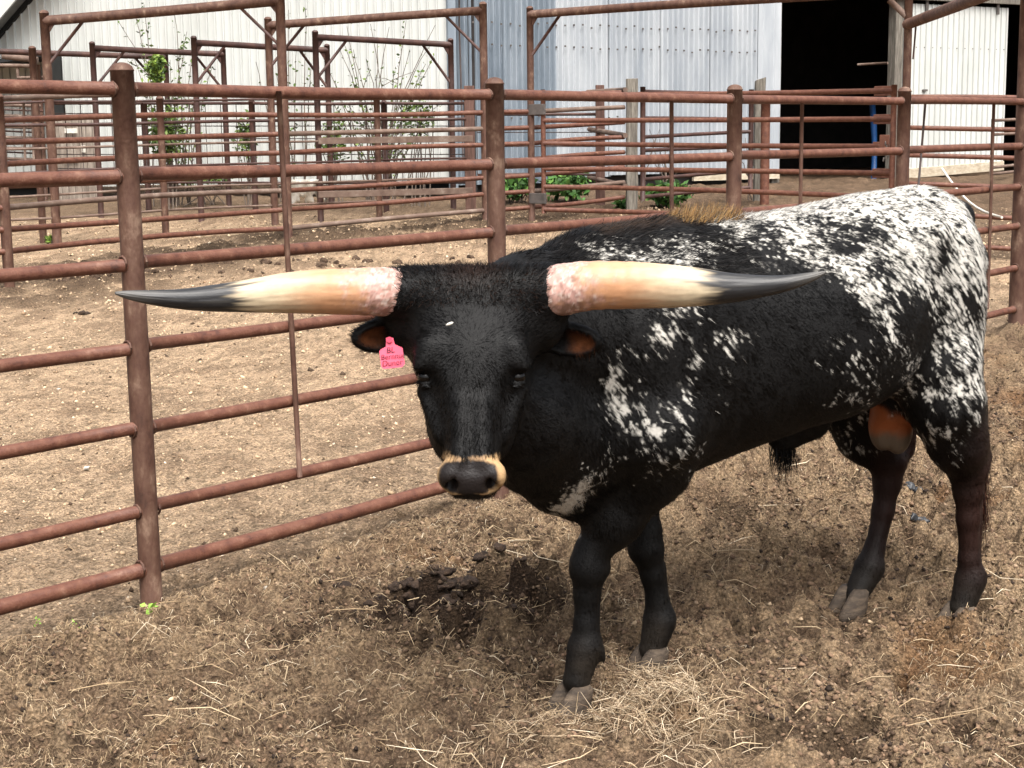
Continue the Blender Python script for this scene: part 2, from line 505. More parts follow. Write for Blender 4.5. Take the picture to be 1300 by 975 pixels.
# ---- loose straw and crumbs
def scatter_xy(n, wedge):
    ymin, ymax, xl, xr, power = wedge
    y = ymin + (ymax - ymin) * rng.random(n) ** power
    x = (xl + (xr - xl) * rng.random(n)) * (0.35 * y + 0.4)
    return x, y

def straw_mesh(name, x, y, length, width, cols, lift=0.02, zoff=0.006, tilt=0.25):
    n = len(x)
    z = terrain(x, y)[0] + zoff
    a = rng.random(n) * 2 * math.pi
    el = rng.normal(0.05, tilt, n)
    d = np.stack([np.cos(a) * np.cos(el), np.sin(a) * np.cos(el), np.sin(el)], 1)
    side = np.stack([-np.sin(a), np.cos(a), rng.normal(0, 0.5, n)], 1)
    side /= np.linalg.norm(side, axis=1)[:, None]
    b = np.stack([x, y, z], 1)
    bend = rng.normal(0, 0.18, (n, 1)) * side * length[:, None]
    bend[:, 2] += rng.random(n) * lift
    rings = []
    up_ = np.cross(d, side)
    for t, k in ((-0.5, 0.7), (0.0, 1.0), (0.5, 0.55)):
        c = b + d * (length * t)[:, None] + bend * (1 - 4 * t * t)
        w_ = (width * k)[:, None]
        rings += [c - side * w_, c + side * w_, c + up_ * w_ * 1.2]
    V = np.stack(rings, 1).reshape(-1, 3)
    o = np.arange(n)[:, None] * 9
    tri = []
    for i in (0, 3):
        for j in range(3):
            k = (j + 1) % 3
            tri.append([i + j, i + k, i + 3 + k, i + 3 + j])
    Fq = (o[:, :, None] + np.array(tri)[None]).reshape(-1, 4)
    return V, Fq, np.repeat(cols, 9, 0)

STRAW = np.array([[0.46, 0.35, 0.22], [0.34, 0.245, 0.145], [0.22, 0.15, 0.09], [0.60, 0.50, 0.36], [0.10, 0.065, 0.04]])
parts = []
x, y = scatter_xy(78000, (3.25, 8.8, -1.1, 1.15, 1.35))
m = (rel_fence(x, y) > -0.02)
x, y = x[m], y[m]
dens = fbm(np.stack([x, y], 1) * 1.4, 3, seed=91)
m = rng.random(len(x)) < smooth(-0.35, 0.35, dens)
x, y = x[m], y[m]
m = rng.random(len(x)) > 0.8 * np.exp(-(np.hypot((x - DARKP[0]) / 1.4, y - DARKP[1]) / 0.24) ** 2)
x, y = x[m], y[m]
n = len(x)
parts.append(straw_mesh('s', x, y, rng.gamma(2.4, 0.0100, n) + 0.006, 0.0005 + 0.0009 * rng.random(n), STRAW[rng.choice(5, n, p=[.20, .28, .29, .05, .18])] * rng.uniform(.75, 1.15, (n, 1))))
# long stalks
x, y = scatter_xy(420, (3.3, 6.5, -1.1, 1.15, 1.3)); m = rel_fence(x, y) > 0.05; x, y = x[m], y[m]; n = len(x)
parts.append(straw_mesh('s', x, y, rng.uniform(0.07, 0.2, n), 0.0012 + 0.0011 * rng.random(n), STRAW[rng.choice(4, n, p=[.4, .25, .05, .3])], tilt=0.16, zoff=0.012))
V = np.concatenate([p[0] for p in parts]); C = np.concatenate([p[2] for p in parts])
off = 0; FF = []
for p in parts:
    FF.append(p[1] + off); off += len(p[0])
tag(mesh_np('straw_litter', V, np.concatenate(FF), 'litter', sm=False, colv=C), 'short pale straw trodden all over the dirt of the bull pen', 'straw', kind='stuff')

# tufts of hay at the front feet
n = 1500
a = rng.normal(0, 1, (n, 2)) * [0.085, 0.13]
a[: n // 5] = rng.normal(0, 1, (n // 5, 2)) * [0.2, 0.06] + (HAY2 - HAY)
x = HAY[0] + a[:, 0]; y = HAY[1] + a[:, 1]
hx = straw_mesh('h', x, y, rng.gamma(4, 0.014, n) + 0.015, 0.0008 + 0.001 * rng.random(n), np.array([[0.40, 0.30, 0.195], [0.30, 0.22, 0.135], [0.50, 0.40, 0.28], [0.18, 0.12, 0.075]])[rng.choice(4, n)] * rng.uniform(.75, 1.1, (n, 1)), tilt=0.55, zoff=0.012)
tag(mesh_np('hay_tuft', hx[0], hx[1], 'litter', sm=False, colv=hx[2]), 'loose heap of pale hay by the black front hooves of the bull', 'hay', kind='stuff')

OCT = np.array([[1, 0, 0], [-1, 0, 0], [0, 1, 0], [0, -1, 0], [0, 0, 1], [0, 0, -1.0]])
OF = np.array([[0, 2, 4], [2, 1, 4], [1, 3, 4], [3, 0, 4], [2, 0, 5], [1, 2, 5], [3, 1, 5], [0, 3, 5]])
def crumbs(x, y, size, cols, sink=0.22):
    n = len(x)
    z = terrain(x, y)[0] + size * (0.35 - sink)
    V = OCT[None] * (size[:, None, None] * rng.uniform(0.45, 1.2, (n, 6, 3)))
    V[:, :, 2] *= 0.75
    a = rng.random(n) * 6.28
    ca, sa = np.cos(a)[:, None], np.sin(a)[:, None]
    V = np.stack([V[..., 0] * ca - V[..., 1] * sa, V[..., 0] * sa + V[..., 1] * ca, V[..., 2]], -1)
    V[..., 0] += V[..., 2] * rng.normal(0, .4, (n, 1))
    V = V + np.stack([x, y, z], 1)[:, None]
    Fq = (np.arange(n)[:, None, None] * 6 + OF[None]).reshape(-1, 3)
    return V.reshape(-1, 3), Fq, np.repeat(cols, 6, 0)

x, y = scatter_xy(150000, (3.25, 8.8, -1.1, 1.15, 1.3)); m = rel_fence(x, y) > 0; x, y = x[m], y[m]
dens = fbm(np.stack([x, y], 1) * 1.9, 3, seed=191); m = rng.random(len(x)) < smooth(-0.4, 0.4, dens); x, y = x[m], y[m]; n = len(x)
DC = np.array([[0.15, 0.096, 0.061], [0.075, 0.049, 0.032], [0.19, 0.132, 0.086], [0.42, 0.31, 0.2], [0.028, 0.019, 0.014]])
dkp = np.exp(-(np.hypot((x - DARKP[0]) / 1.4, y - DARKP[1]) / 0.22) ** 2)[:, None]
c1 = crumbs(x, y, np.clip(rng.gamma(1.3, 0.0031, n) + 0.002, 0, 0.015), DC[rng.choice(5, n, p=[.40, .32, .16, .01, .11])] * rng.uniform(.7, 1.3, (n, 1)) * (1 - 0.75 * dkp))
tag(mesh_np('dirt_clods', c1[0], c1[1], 'litter', sm=False, colv=c1[2]), 'crumbly brown clods of dirt churned up in the bull pen', 'dirt', kind='stuff')
x, y = scatter_xy(56000, (4.4, 17.5, -1.15, 1.2, 1.1)); m = rel_fence(x, y) < -0.05; x, y = x[m], y[m]; n = len(x)
DC2 = np.array([[0.50, 0.37, 0.24], [0.38, 0.27, 0.17], [0.62, 0.52, 0.39], [0.23, 0.155, 0.095], [0.06, 0.04, 0.026]])
c2 = crumbs(x, y, np.clip(rng.gamma(1.3, 0.0024, n) + 0.0015, 0, 0.024) * (0.6 + y / 14), DC2[rng.choice(5, n, p=[.33, .32, .03, .22, .1])] * rng.uniform(.8, 1.15, (n, 1)))
tag(mesh_np('ground_chips', c2[0], c2[1], 'litter', sm=True, colv=c2[2]), 'pale chips and crumbs strewn on the dry lot behind the fence', 'dirt', kind='stuff')

exec_marker = 'SETTING'

# ------------------------------------------------------------------ near pipe fence
FN3 = np.array([FN[0], FN[1], 0])
P13 = np.array([P1[0], P1[1], 0])
def fpt(px, py): return on_plane(px, py, P13, FN3)
def ft(p): return (p[:2] - P1) @ FD
rail_px = [((0, 111), (1290, 131)), ((0, 229), (1290, 186)), ((0, 348), (1290, 237)), ((0, 464), (1290, 287)),
           ((0, 578), (1290, 339)), ((0, 690), (1290, 392)), ((0, 770), (1290, 424))]
rails = []
for (a, b) in rail_px:
    A, B = fpt(*a), fpt(*b)
    ta, tb = ft(A), ft(B)
    rails.append((A[2] - (B[2] - A[2]) / (tb - ta) * ta, (B[2] - A[2]) / (tb - ta)))
post_t = [-1.6] + [ft(fpt(x, y)) for x, y in ((180, 500), (629, 200), (932, 200), (1147, 170), (1291, 400))] + [8.0]
post_top = [None, fpt(154, 79)[2], fpt(628, 98)[2], fpt(932, 107)[2], fpt(1147, 110)[2], 2.35, 1.8]
org = np.array([P1[0], P1[1], gz(*P1)])
fence = empty('pipe_fence', org, 'rusty red pipe fence with seven rails running right beside the bull', 'fence')
def fpos(t, z): return np.array([P1[0] + FD[0] * t, P1[1] + FD[1] * t, z])
for i, t in enumerate(post_t):
    r = 0.036 if i < 5 else (0.052 if i == 5 else 0.036)
    zt = post_top[i] or 1.77
    q = fpos(t, 0)
    b = fpos(t, gz(q[0], q[1]) - 0.25)
    lean = np.array([0, 0, 0])
    if i == 1:   # leans a little
        lean = fpt(154, 79) - fpos(t, zt); lean1 = lean
    capped_post('post', b, fpos(t, zt) + lean, r, 'post', fence, org)
rr = [0.021, 0.0215, 0.021, 0.0205, 0.0205, 0.021, 0.0245]
for i in range(len(post_t) - 1):
    for k, (z0, sl_) in enumerate(rails):
        ta, tb = post_t[i], post_t[i + 1]
        if k == 0 and i == 1: pass
        dz = rng.normal(0, 0.004)
        A, B = fpos(ta, z0 + sl_ * ta + dz), fpos(tb, z0 + sl_ * tb + dz + rng.normal(0, 0.003))
        pipe('rail', A, B, rr[k], 'pipe', fence, org, bow=0.0018, seg=14, n=7)
# weld beads where rails meet posts
wb = MB(org)
for i in range(1, 6):
    for k, (z0, sl_) in enumerate(rails):
        t = post_t[i]
        r = 0.036 if i < 5 else 0.052
        for sgn in (-1, 1):
            c = fpos(t + sgn * (r + 0.001), z0 + sl_ * t)
            if i == 1: c = c + lean1 * np.clip((c[2] + 0.25) / 2.0, 0, 1)
            ang = np.linspace(0, 2 * math.pi, 10)[:, None]
            ringp = c + (rr[k] + 0.001) * (np.cos(ang) * np.array([FN[0], FN[1], 0]) + np.sin(ang) * np.array([0, 0, 1.0]))
            wb.tube(ringp, 0.0042, 5, cap=False)
tag(wb.build('weld_bead', 'post', fence, True), kind='stuff')
for (xa, ya, xb, yb) in ((347, 116, 374, 604), (846, 128, 849, 330), (1012, 131, 1008, 330), (1256, 132, 1248, 392)):
    A, B = fpt(xa, ya) + FN3 * 0.028, fpt(xb, yb) + FN3 * 0.028
    if xa != 347 and xa != 1256:
        tt = (ft(A) + ft(B)) / 2
        B = fpos(tt, rails[5][0] + rails[5][1] * tt) + FN3 * 0.028
    pipe('stay', A, B, 0.0095, 'post', fence, org, bow=0.003, seg=8, n=6)

# ------------------------------------------------------------------ second fence and its arches
def g3(x, y, dz=0.0): return np.array([x, y, gz(x, y) + dz])

def hz(px, py, xy):
    """height of pixel row py above the point xy on plan"""
    d = ray(px, py)
    h = math.hypot(d[0], d[1])
    return CAM[2] + d[2] / d[1] * xy[1]

f2 = [F2PTS[0], F2PTS[1], F2PTS[2], F2PTS[3], F2PTS[4]]
f2px = [12, 362, 614, 673, 796]
f2top = [125, 122, 122, 121.5, 117]
f2bot = [319, 290, 267, 263, 250]
org = g3(*f2[0])
fence2 = empty('pipe_fence', org, 'rusty pipe fence with eight rails across the dry lot, ending at a grey timber post', 'fence')
capped_post('post', g3(*f2[0], -0.3), np.array([*f2[0], hz(4, 118, f2[0])]), 0.043, 'post', fence2, org, seg=12)
ext = f2[0] + (f2[0] - f2[1]) * 0.55
for i in range(-1, len(f2) - 1):
    for k in range(8):
        def zz(j): return hz(f2px[j], f2top[j] + (f2bot[j] - f2top[j]) * k / 7, f2[j])
        if i == -1:
            b = np.array([*f2[0], zz(0)]); a = np.array([*ext, zz(0) - (zz(1) - zz(0)) * 0.55])
        else:
            a = np.array([*f2[i], zz(i)]); b = np.array([*f2[i + 1], zz(i + 1)])
        if i == 3:
            b = a + (b - a) * 0.985
        pipe('rail', a, b, 0.024 if k else 0.022, 'greypipe' if (k * 7 + i) % 5 == 0 else 'pipe', fence2, org, bow=0.004, seg=8, n=5)

def arch(name, label, A, B, za, zb, rp, rb, mat, braces=(True, True), dome=True):
    """two tall posts, a crossbeam and corner braces"""
    A = np.array(A, float); B = np.array(B, float)
    o_ = g3(*A)
    t = empty(name, o_, label, 'gate frame')
    ta, tb = np.array([*A, za]), np.array([*B, zb])
    for q, tp in ((A, ta), (B, tb)):
        capped_post('post', g3(*q, -0.3), tp + np.array([0, 0, rp * 1.2]), rp, mat, t, o_, seg=12)
    pipe('crossbeam', ta - [0, 0, rb], tb - [0, 0, rb], rb, mat, t, o_, bow=0.002, seg=12)
    d = (tb - ta) / np.linalg.norm(tb - ta)
    for on, q, s in ((braces[0], ta, 1), (braces[1], tb, -1)):
        if on:
            a = q + d * s * 0.42 - [0, 0, rb]
            b = q - np.array([0, 0, 0.48])
            mid = (a + b) / 2; dv = (b - a); L = np.linalg.norm(dv)
            pipe('corner_brace', a, b, 0.016, 'darkpipe', t, o_, bow=0, seg=6, n=2)
            # gusset wedge in the corner
            g_ = MB(o_)
            c0 = q - np.array([0, 0, rb]); n_ = np.cross(d, [0, 0, 1.0]) * 0.006
            tri = [c0 + d * s * rp * 0.5, c0 + d * s * 0.13, c0 - np.array([0, 0, 0.14]) + d * s * rp * 0.5]
            g_.add([p + n_ for p in tri] + [p - n_ for p in tri], [(0, 1, 2), (5, 4, 3), (0, 3, 4, 1), (1, 4, 5, 2), (2, 5, 3, 0)])
            g_.build('gusset', mat, t)
    return t

pF3a = np.array([-4.45, 15.13]); pF3b = np.array([-2.52, 16.55])
arch('gate_arch', 'tall brown pipe arch whose beam rises above the near fence post', pF3a, f2[1], hz(54, 20, pF3a), hz(353, -6, f2[1]), 0.046, 0.048, 'post', (True, True))
arch('gate_arch', 'tall brown pipe arch over the alley in front of the bare shrub', pF3b, f2[2], hz(338, 27, pF3b), hz(610, 8, f2[2]), 0.040, 0.042, 'post', (True, True))
pR = at(1150, 140, 13.5)[:2]
arch('gate_arch', 'wide pipe arch standing over the closed swing gate before the galvanised wall', f2[3], pR, hz(671, 13, f2[3]), hz(1159, -18, pR), 0.036, 0.042, 'post', (True, False))
# beam running from the right-hand arch post towards a post of its own
o_ = g3(*pR)
A = at(1152, 31, 13.46); B = at(1234, 0, 11.3)
D_ = A + (B - A) * 2.15
t = empty('overhead_beam', g3(D_[0], D_[1]), 'thick pipe beam sloping up from the arch post beside the white sliding door', 'beam')
pipe('beam', A, D_, 0.046, 'post', t, t.location, bow=0, seg=12)
capped_post('post', g3(D_[0], D_[1], -0.3), D_ + [0, 0, 0.06], 0.05, 'post', t, t.location)
pipe('corner_brace', at(1129, 0, 13.55), at(1154, 24, 13.5), 0.03, 'greypipe', t, t.location, bow=0, seg=6, n=2)
pipe('hanging_wire', at(1163, 30, 13.3), at(1159, 75, 13.45), 0.008, 'darkpipe', t, t.location, bow=0.02, seg=5)

# ------------------------------------------------------------------ swing gate under the wide arch
def gate_between(name, label, A, B, rows_a, rows_b, pxa, pxb, r, mat, stile_r, hinge=None, cat='gate', za=None, zb=None, brace=0):
    o_ = g3(*A)
    t = empty(name, o_, label, cat)
    za_ = [hz(pxa, y_, A) for y_ in rows_a]; zb_ = [hz(pxb, y_, B) for y_ in rows_b]
    for u, v in zip(za_, zb_):
        pipe('rail', [*A, u], [*B, v], r, mat, t, o_, bow=0.003, seg=10)
    pipe('stile', [*A, min(za_) - 0.04], [*A, max(za_) + 0.05], stile_r, mat, t, o_, bow=0, seg=10)
    pipe('stile', [*B, min(zb_) - 0.04], [*B, max(zb_) + 0.05], stile_r, mat, t, o_, bow=0, seg=10)
    return t, za_, zb_, o_

gA = at(690, 200, 16.15)[:2]; gB = at(1134, 160, 13.62)[:2]
t, za_, zb_, o_ = gate_between('swing_gate', 'closed pipe swing gate with flattened rail ends in front of the dark barn doorway', gA, gB,
    [120, 153, 182, 214, 237, 266], [115, 151, 186, 220, 251, 284], 690, 1134, 0.025, 'pipe', 0.026)
for zc in (hz(681, 139, gA), hz(681, 252, gA)):
    c = (np.array([*f2[3], zc]) + np.array([*gA, zc])) / 2
    dd = gA - f2[3]
    MB(o_).box(c + [0, -0.03, 0], np.linalg.norm(dd) + 0.05, 0.03, 0.11, (dd[0], dd[1], 0)).build('hinge_plate', 'steel', t, bevel=0.004)
dd = (gB - gA) / np.linalg.norm(gB - gA)
for z_ in zb_:       # flattened welded rail ends
    c = np.array([*(gB - dd * 0.09), z_ + dd[0] * 0])
    MB(o_).box(c, 0.2, 0.012, 0.085, (dd[0], dd[1], (zb_[0] - za_[0]) * 0)).build('flattened_end', 'pipe', t, bevel=0.004)
ch = MB(o_)
for j in range(9):
    a_ = np.linspace(0, 2 * math.pi, 9)[:, None]
    cc = at(1124 + 3 * math.sin(j * 1.3), 182 + j * 2.6, 13.5)
    ch.tube(cc + 0.012 * np.cos(a_) * (rt0 if j % 2 else np.array([0, 1.0, 0])) + 0.017 * np.sin(a_) * np.array([0, 0, 1.0]), 0.004, 5, cap=False)
ch.build('latch_chain', 'steel', t, True)
MB(o_).box(at(1123, 180, 13.55), 0.09, 0.02, 0.12, (dd[0], dd[1], 0)).build('latch_plate', 'pipe', t, bevel=0.004)

# ------------------------------------------------------------------ posts near the timber corner
def timber(name, label, px, top, bot, Y, wdt, mat, jag=0.0, cat='post'):
    b = at(px, bot, Y); tp = at(px, top, Y)
    z0 = gz(b[0], b[1])
    n = 7
    mb = MB((b[0], b[1], z0))
    zs = np.linspace(z0 - 0.3, tp[2], n)
    V = []
    for i, z_ in enumerate(zs):
        for (sx, sy) in ((-1, -1), (1, -1), (1, 1), (-1, 1)):
            V.append([b[0] + sx * wdt / 2 + rng.normal(0, 0.003), b[1] + sy * wdt / 2 + rng.normal(0, 0.003), z_ + (rng.normal(0, jag) if i == n - 1 else 0)])
    Fq = [(i * 4 + j, i * 4 + (j + 1) % 4, i * 4 + 4 + (j + 1) % 4, i * 4 + 4 + j) for i in range(n - 1) for j in range(4)]
    Fq += [(0, 3, 2, 1), tuple((n - 1) * 4 + j for j in range(4))]
    mb.add(V, Fq)
    o = mb.build(name, mat, None, bevel=0.006)
    o.location = (b[0], b[1], z0)
    return tag(o, label, cat)

timber('timber_post', 'square grey weathered timber post where the eight-rail fence ends', 802, 100, 272, 17.1, 0.125, 'wood', 0.004)
timber('timber_post', 'dark brown timber post against the corrugated wall behind the swing gate', 762, 108, 235, 18.0, 0.105, 'brownwood')
timber('timber_post', 'split topped grey timber post beside the dark barn doorway', 963, 97, 248, 18.6, 0.12, 'wood', 0.03)
timber('timber_post', 'thick brown timber post standing at the corner of the galvanised wall', 598, 109, 268, 17.6, 0.115, 'brownwood')
b = at(972, 140, 18.2)
o = capped_post('pipe_post', [0, 0, -0.3], [0, 0, at(972, 122, 18.2)[2] - gz(b[0], b[1])], 0.055, 'pipe', None, (0, 0, 0))
o.location = (b[0], b[1], gz(b[0], b[1])); tag(o, 'brown pipe post strapped to the split grey timber post', 'post')

# panel between the timber post and the doorway post
pA = at(816, 200, 17.2)[:2]; pB = at(953, 200, 18.3)[:2]
gate_between('corral_panel', 'rusty pipe panel between two grey timber posts before the corrugated wall', pA, pB,
    [116, 150, 174, 191, 228, 250], [119, 152, 167, 186, 216, 238], 816, 953, 0.022, 'darkpipe', 0.03, cat='panel')
# loose rails poking towards the corner post
pc = empty('stacked_rails', g3(*at(795, 220, 17.4)[:2]), 'short grey pipe rails with open ends stacked against the grey timber post', 'rails')
for (xa, ya, xb, yb) in ((748, 164, 794, 172), (748, 225, 794, 236), (746, 117, 794, 114)):
    pipe('rail', at(xa, ya, 18.3), at(xb, yb, 17.0), 0.028, 'greypipe', pc, pc.location, bow=0, seg=10)

# ------------------------------------------------------------------ third, thin-railed fence
pF3 = [pF3a + (pF3a - pF3b) * 0.8, pF3a, at(206, 200, 15.6)[:2], pF3b, at(480, 200, 17.2)[:2], at(592, 200, 17.55)[:2]]
pF3x = [-60, 60, 208, 347, 481, 595]
top3 = [131, 129, 128, 126, 126, 126]
bot3 = [287, 277, 267, 261, 255, 251]
org = g3(*pF3a)
fence3 = empty('thin_rail_fence', org, 'fence of thin weathered rails on the far side of the alley', 'fence')
for i in range(len(pF3) - 1):
    for k in range(6):
        za = hz(pF3x[i], top3[i] + (bot3[i] - top3[i]) * k / 5, pF3[i]); zb = hz(pF3x[i + 1], top3[i + 1] + (bot3[i + 1] - top3[i + 1]) * k / 5, pF3[i + 1])
        pipe('rail', [*pF3[i], za], [*pF3[i + 1], zb], 0.0125 if k not in (1,) else 0.017, 'greypipe' if k in (2, 4, 5) else 'darkpipe', fence3, org, bow=0.004, seg=8)
for i in (2, 4):
    capped_post('post', g3(*pF3[i], -0.3), [*pF3[i], hz(pF3x[i], 122, pF3[i])], 0.036, 'post', fence3, org, seg=10)
MB(org)
bd = empty('board_rails', g3(*pF3[3]), 'pair of flat grey boards fixed low along the alley rails', 'boards')
for (y0, y1) in ((179, 176), (247, 242)):
    a = at(404, y0, 16.75); b = at(600, y1, 17.4)
    c = (a + b) / 2; d_ = b - a
    MB(bd.location).box(c, np.linalg.norm(d_), 0.03, 0.07, d_).build('board', 'greypipe', bd, bevel=0.004)

# ------------------------------------------------------------------ frames of the back pens
def backarch(label, xa, ya, xb, yb, Ya, Yb, r=0.034):
    A = at(xa, ya, Ya); B = at(xb, yb, Yb)
    arch('gate_arch', label, A[:2], B[:2], A[2], B[2], r, r * 1.0, 'darkpipe')
backarch('dark brown pipe arch crossing in front of the open black shelter', -75, 59, 210, 69, 18.0, 19.6)
backarch('low dark pipe arch left of the leafy vine with crossed corner braces', 117, 57, 283, 65, 17.7, 18.9)
backarch('low dark pipe arch to the right of the leafy vine', 246, 50, 415, 60, 17.2, 18.5)
backarch('low dark pipe arch framing the bare twiggy shrub', 400, 43, 572, 53, 16.9, 18.1)
for (px, tp, Y, lab) in ((186, 128, 18.4, 'short brown pipe post among the leafy vine stems'), (322, 126, 18.0, 'short brown pipe post between two low arches by the white wall'), (489, 127, 17.9, 'short brown pipe post in front of the bare twiggy shrub'), (49, 58, 15.3, 'slim brown pipe post touching the tall arch post by the black shelter')):
    b = at(px, 200, Y); zt = at(px, tp, Y)[2]
    o = capped_post('pipe_post', [0, 0, -0.3], [0, 0, zt - gz(b[0], b[1])], 0.036, 'darkpipe' if px != 49 else 'post', None, (0, 0, 0), seg=10)
    o.location = (b[0], b[1], gz(b[0], b[1])); tag(o, lab, 'post')

# wire mesh panels
def wire_panel(label, xa, xb, Ya, Yb, rows, step=0.17):
    A = at(xa, 200, Ya)[:2]; B = at(xb, 200, Yb)[:2]
    o_ = g3(*A)
    t = empty('wire_panel', o_, label, 'wire panel')
    L = np.linalg.norm(B - A)
    za = [hz(xa, r_, A) for r_ in rows]; zb = [hz(xb, r_, B) for r_ in rows]
    mb = MB(o_)
    for u, v in zip(za[1:-1], zb[1:-1]):
        mb.tube([[*A, u], [*B, v]], 0.006, 5)
    k = int(L / step)
    for i in range(k + 1):
        q = A + (B - A) * i / k
        mb.tube([[*q, za[0] + (zb[0] - za[0]) * i / k], [*q, za[-1] + (zb[-1] - za[-1]) * i / k]], 0.005, 5)
    mb.build('wire_mesh', 'wire', t, True)
    pipe('top_rail', [*A, za[0]], [*B, zb[0]], 0.018, 'darkpipe', t, o_, seg=8)
    pipe('bottom_rail', [*A, za[-1]], [*B, zb[-1]], 0.014, 'darkpipe', t, o_, seg=8)
R6 = [131, 144, 160, 176, 196, 214, 232]
wire_panel('wire mesh panel in front of the stained low board wall', 66, 182, 17.5, 18.2, R6)
wire_panel('wire mesh panel at the foot of the leafy vine', 186, 322, 18.3, 18.0, R6)
wire_panel('wire mesh panel between the short posts left of the twiggy shrub', 324, 487, 17.9, 17.85, R6)
wire_panel('wire mesh panel at the foot of the bare twiggy shrub', 491, 590, 17.85, 17.75, R6)
wire_panel('wire mesh panel before the darker galvanised sheets', 606, 760, 17.8, 18.05, [R6[0] + 14, 146, 168, 186, 205, 222], 0.95)

# fence on the right behind the near fence
rA = pR + np.array([0.02, -0.02]); rB = at(1330, 160, 13.2)[:2]
o_ = g3(*rA)
f4 = empty('pipe_fence', o_, 'rusty pipe fence below the white sliding door, with a thin dark stay', 'fence')
for (ya, yb) in ((123, 125), (162, 165), (197, 202), (233, 239), (270, 279), (308, 318), (344, 354)):
    pipe('rail', [*rA, hz(1152, ya, rA)], [*rB, hz(1330, yb, rB)], 0.0215, 'pipe', f4, o_, bow=0.003, seg=10)
capped_post('post', g3(*rB, -0.3), [*rB, hz(1330, 112, rB)], 0.04, 'post', f4, o_)
pipe('stay', at(1175, 128, 13.3), at(1166, 236, 13.3), 0.010, 'wire', f4, o_, seg=6, n=3)
A = at(1196, 214, 15.2); B = at(1272, 276, 13.0)
cv = [A + (B - A) * t_ + np.array([0, 0, -0.10 * math.sin(math.pi * t_)]) for t_ in np.linspace(0, 1, 9)]
o = MB(cv[-1]).tube(cv, 0.011, 6).build('rope', 'rope', None, True); o.location = cv[-1]
tag(o, 'pale slack rope hanging from the sill of the white sliding door', 'rope')

# ------------------------------------------------------------------ barn
CN = at(575, 200, 19.9); CN = np.array([CN[0], CN[1], 0])
RW = np.array([0.866, 0.5, 0]); RNn = np.array([0.5, -0.866, 0])        # wall direction, outward normal
LW = np.array([-0.978, 0.208, 0]); LNn = np.array([-0.208, -0.978, 0])
GB = 0.86
def ru(px, py=200): return (on_plane(px, py, CN, RNn) - CN) @ RW
def rz(px, py): return on_plane(px, py, CN, RNn)[2]
def lu(px, py=200): return (on_plane(px, py, CN, LNn) - CN) @ LW
def lz(px, py): return on_plane(px, py, CN, LNn)[2]
barn = empty('barn', (CN[0], CN[1], GB), 'white and galvanised metal sheeted barn with open black doorways', 'barn')
BO = np.array([CN[0], CN[1], GB])

def sheet(u0, u1, z0, ztop, wd, nrm, prof, mat, parent=barn, lift=0.0, name='wall_sheet', step=None):
    us = prof(u0, u1)
    V = []; n = len(us)
    for (u, h) in us:
        p = CN + wd * u + nrm * (h + lift)
        V.append([p[0], p[1], z0]); V.append([p[0], p[1], ztop(u) if callable(ztop) else ztop])
    Fq = [(2 * i, 2 * i + 2, 2 * i + 3, 2 * i + 1) for i in range(n - 1)]
    mb = MB(BO); mb.add(V, Fq)
    o = mb.build(name, mat, parent, False)
    m = o.modifiers.new('thick', 'SOLIDIFY'); m.thickness = 0.004; m.offset = -1
    return o

def corr(pitch, depth, k=8):
    def f(u0, u1):
        n = int(round((u1 - u0) / pitch * k))
        return [(u0 + (u1 - u0) * i / n, depth * math.sin(2 * math.pi * i / k)) for i in range(n + 1)]
    return f
def ribbed(pitch, depth, rw=0.016):
    def f(u0, u1):
        out = [(u0, 0)]; u = u0 + pitch * 0.5
        while u < u1 - rw * 2:
            out += [(u - rw, 0), (u - rw * 0.5, depth), (u + rw * 0.5, depth), (u + rw, 0)]
            u += pitch
        return out + [(u1, 0)]
    return f

# white gable wall
ul = lu(-120)
z_a, u_a = lz(0, 47), lu(0, 47); z_b, u_b = lz(40, 0), lu(40, 0)
slope = (z_b - z_a) / (u_b - u_a)
def rake(u): return min(z_a + slope * (u - u_a) - 0.03, 7.0)
u = 0.0; k = 0
while u < ul:
    v = min(u + 0.92, ul)
    sheet(u, v + 0.012, GB + 0.12 + rng.normal(0, .01), rake if rake(v) < 6 else 7.0, LW, LNn, ribbed(0.115, 0.03, 0.012), 'white', lift=0.004 * (k % 2))
    u = v; k += 1
# rake board, fascia and roof over the gable
d_ = np.array([*(LW[:2]), slope]); 
def rp(u, off, dz): p = CN + LW * u + LNn * off; return np.array([p[0], p[1], z_a + slope * (u - u_a) + dz])
u0_, u1_ = ul + 0.3, lu(140, 0)
for nm, o0, o1, dz0, dz1, mt in (('roof', -3.0, 0.42, 0.06, 0.14, 'roofunder'), ('rake_trim', 0.0, 0.05, -0.02, 0.055, 'black'), ('rake_fascia', 0.42, 0.46, -0.06, 0.16, 'white')):
    V = [rp(uu, oo, zz) for uu in (u0_, u1_) for oo in (o0, o1) for zz in (dz0, dz1)]
    mb = MB(BO); mb.add(V, [(0, 1, 3, 2), (4, 6, 7, 5), (0, 4, 5, 1), (2, 3, 7, 6), (0, 2, 6, 4), (1, 5, 7, 3)])
    mb.build(nm, mt, barn)
for kx in range(5):      # purlins under the overhang
    pass
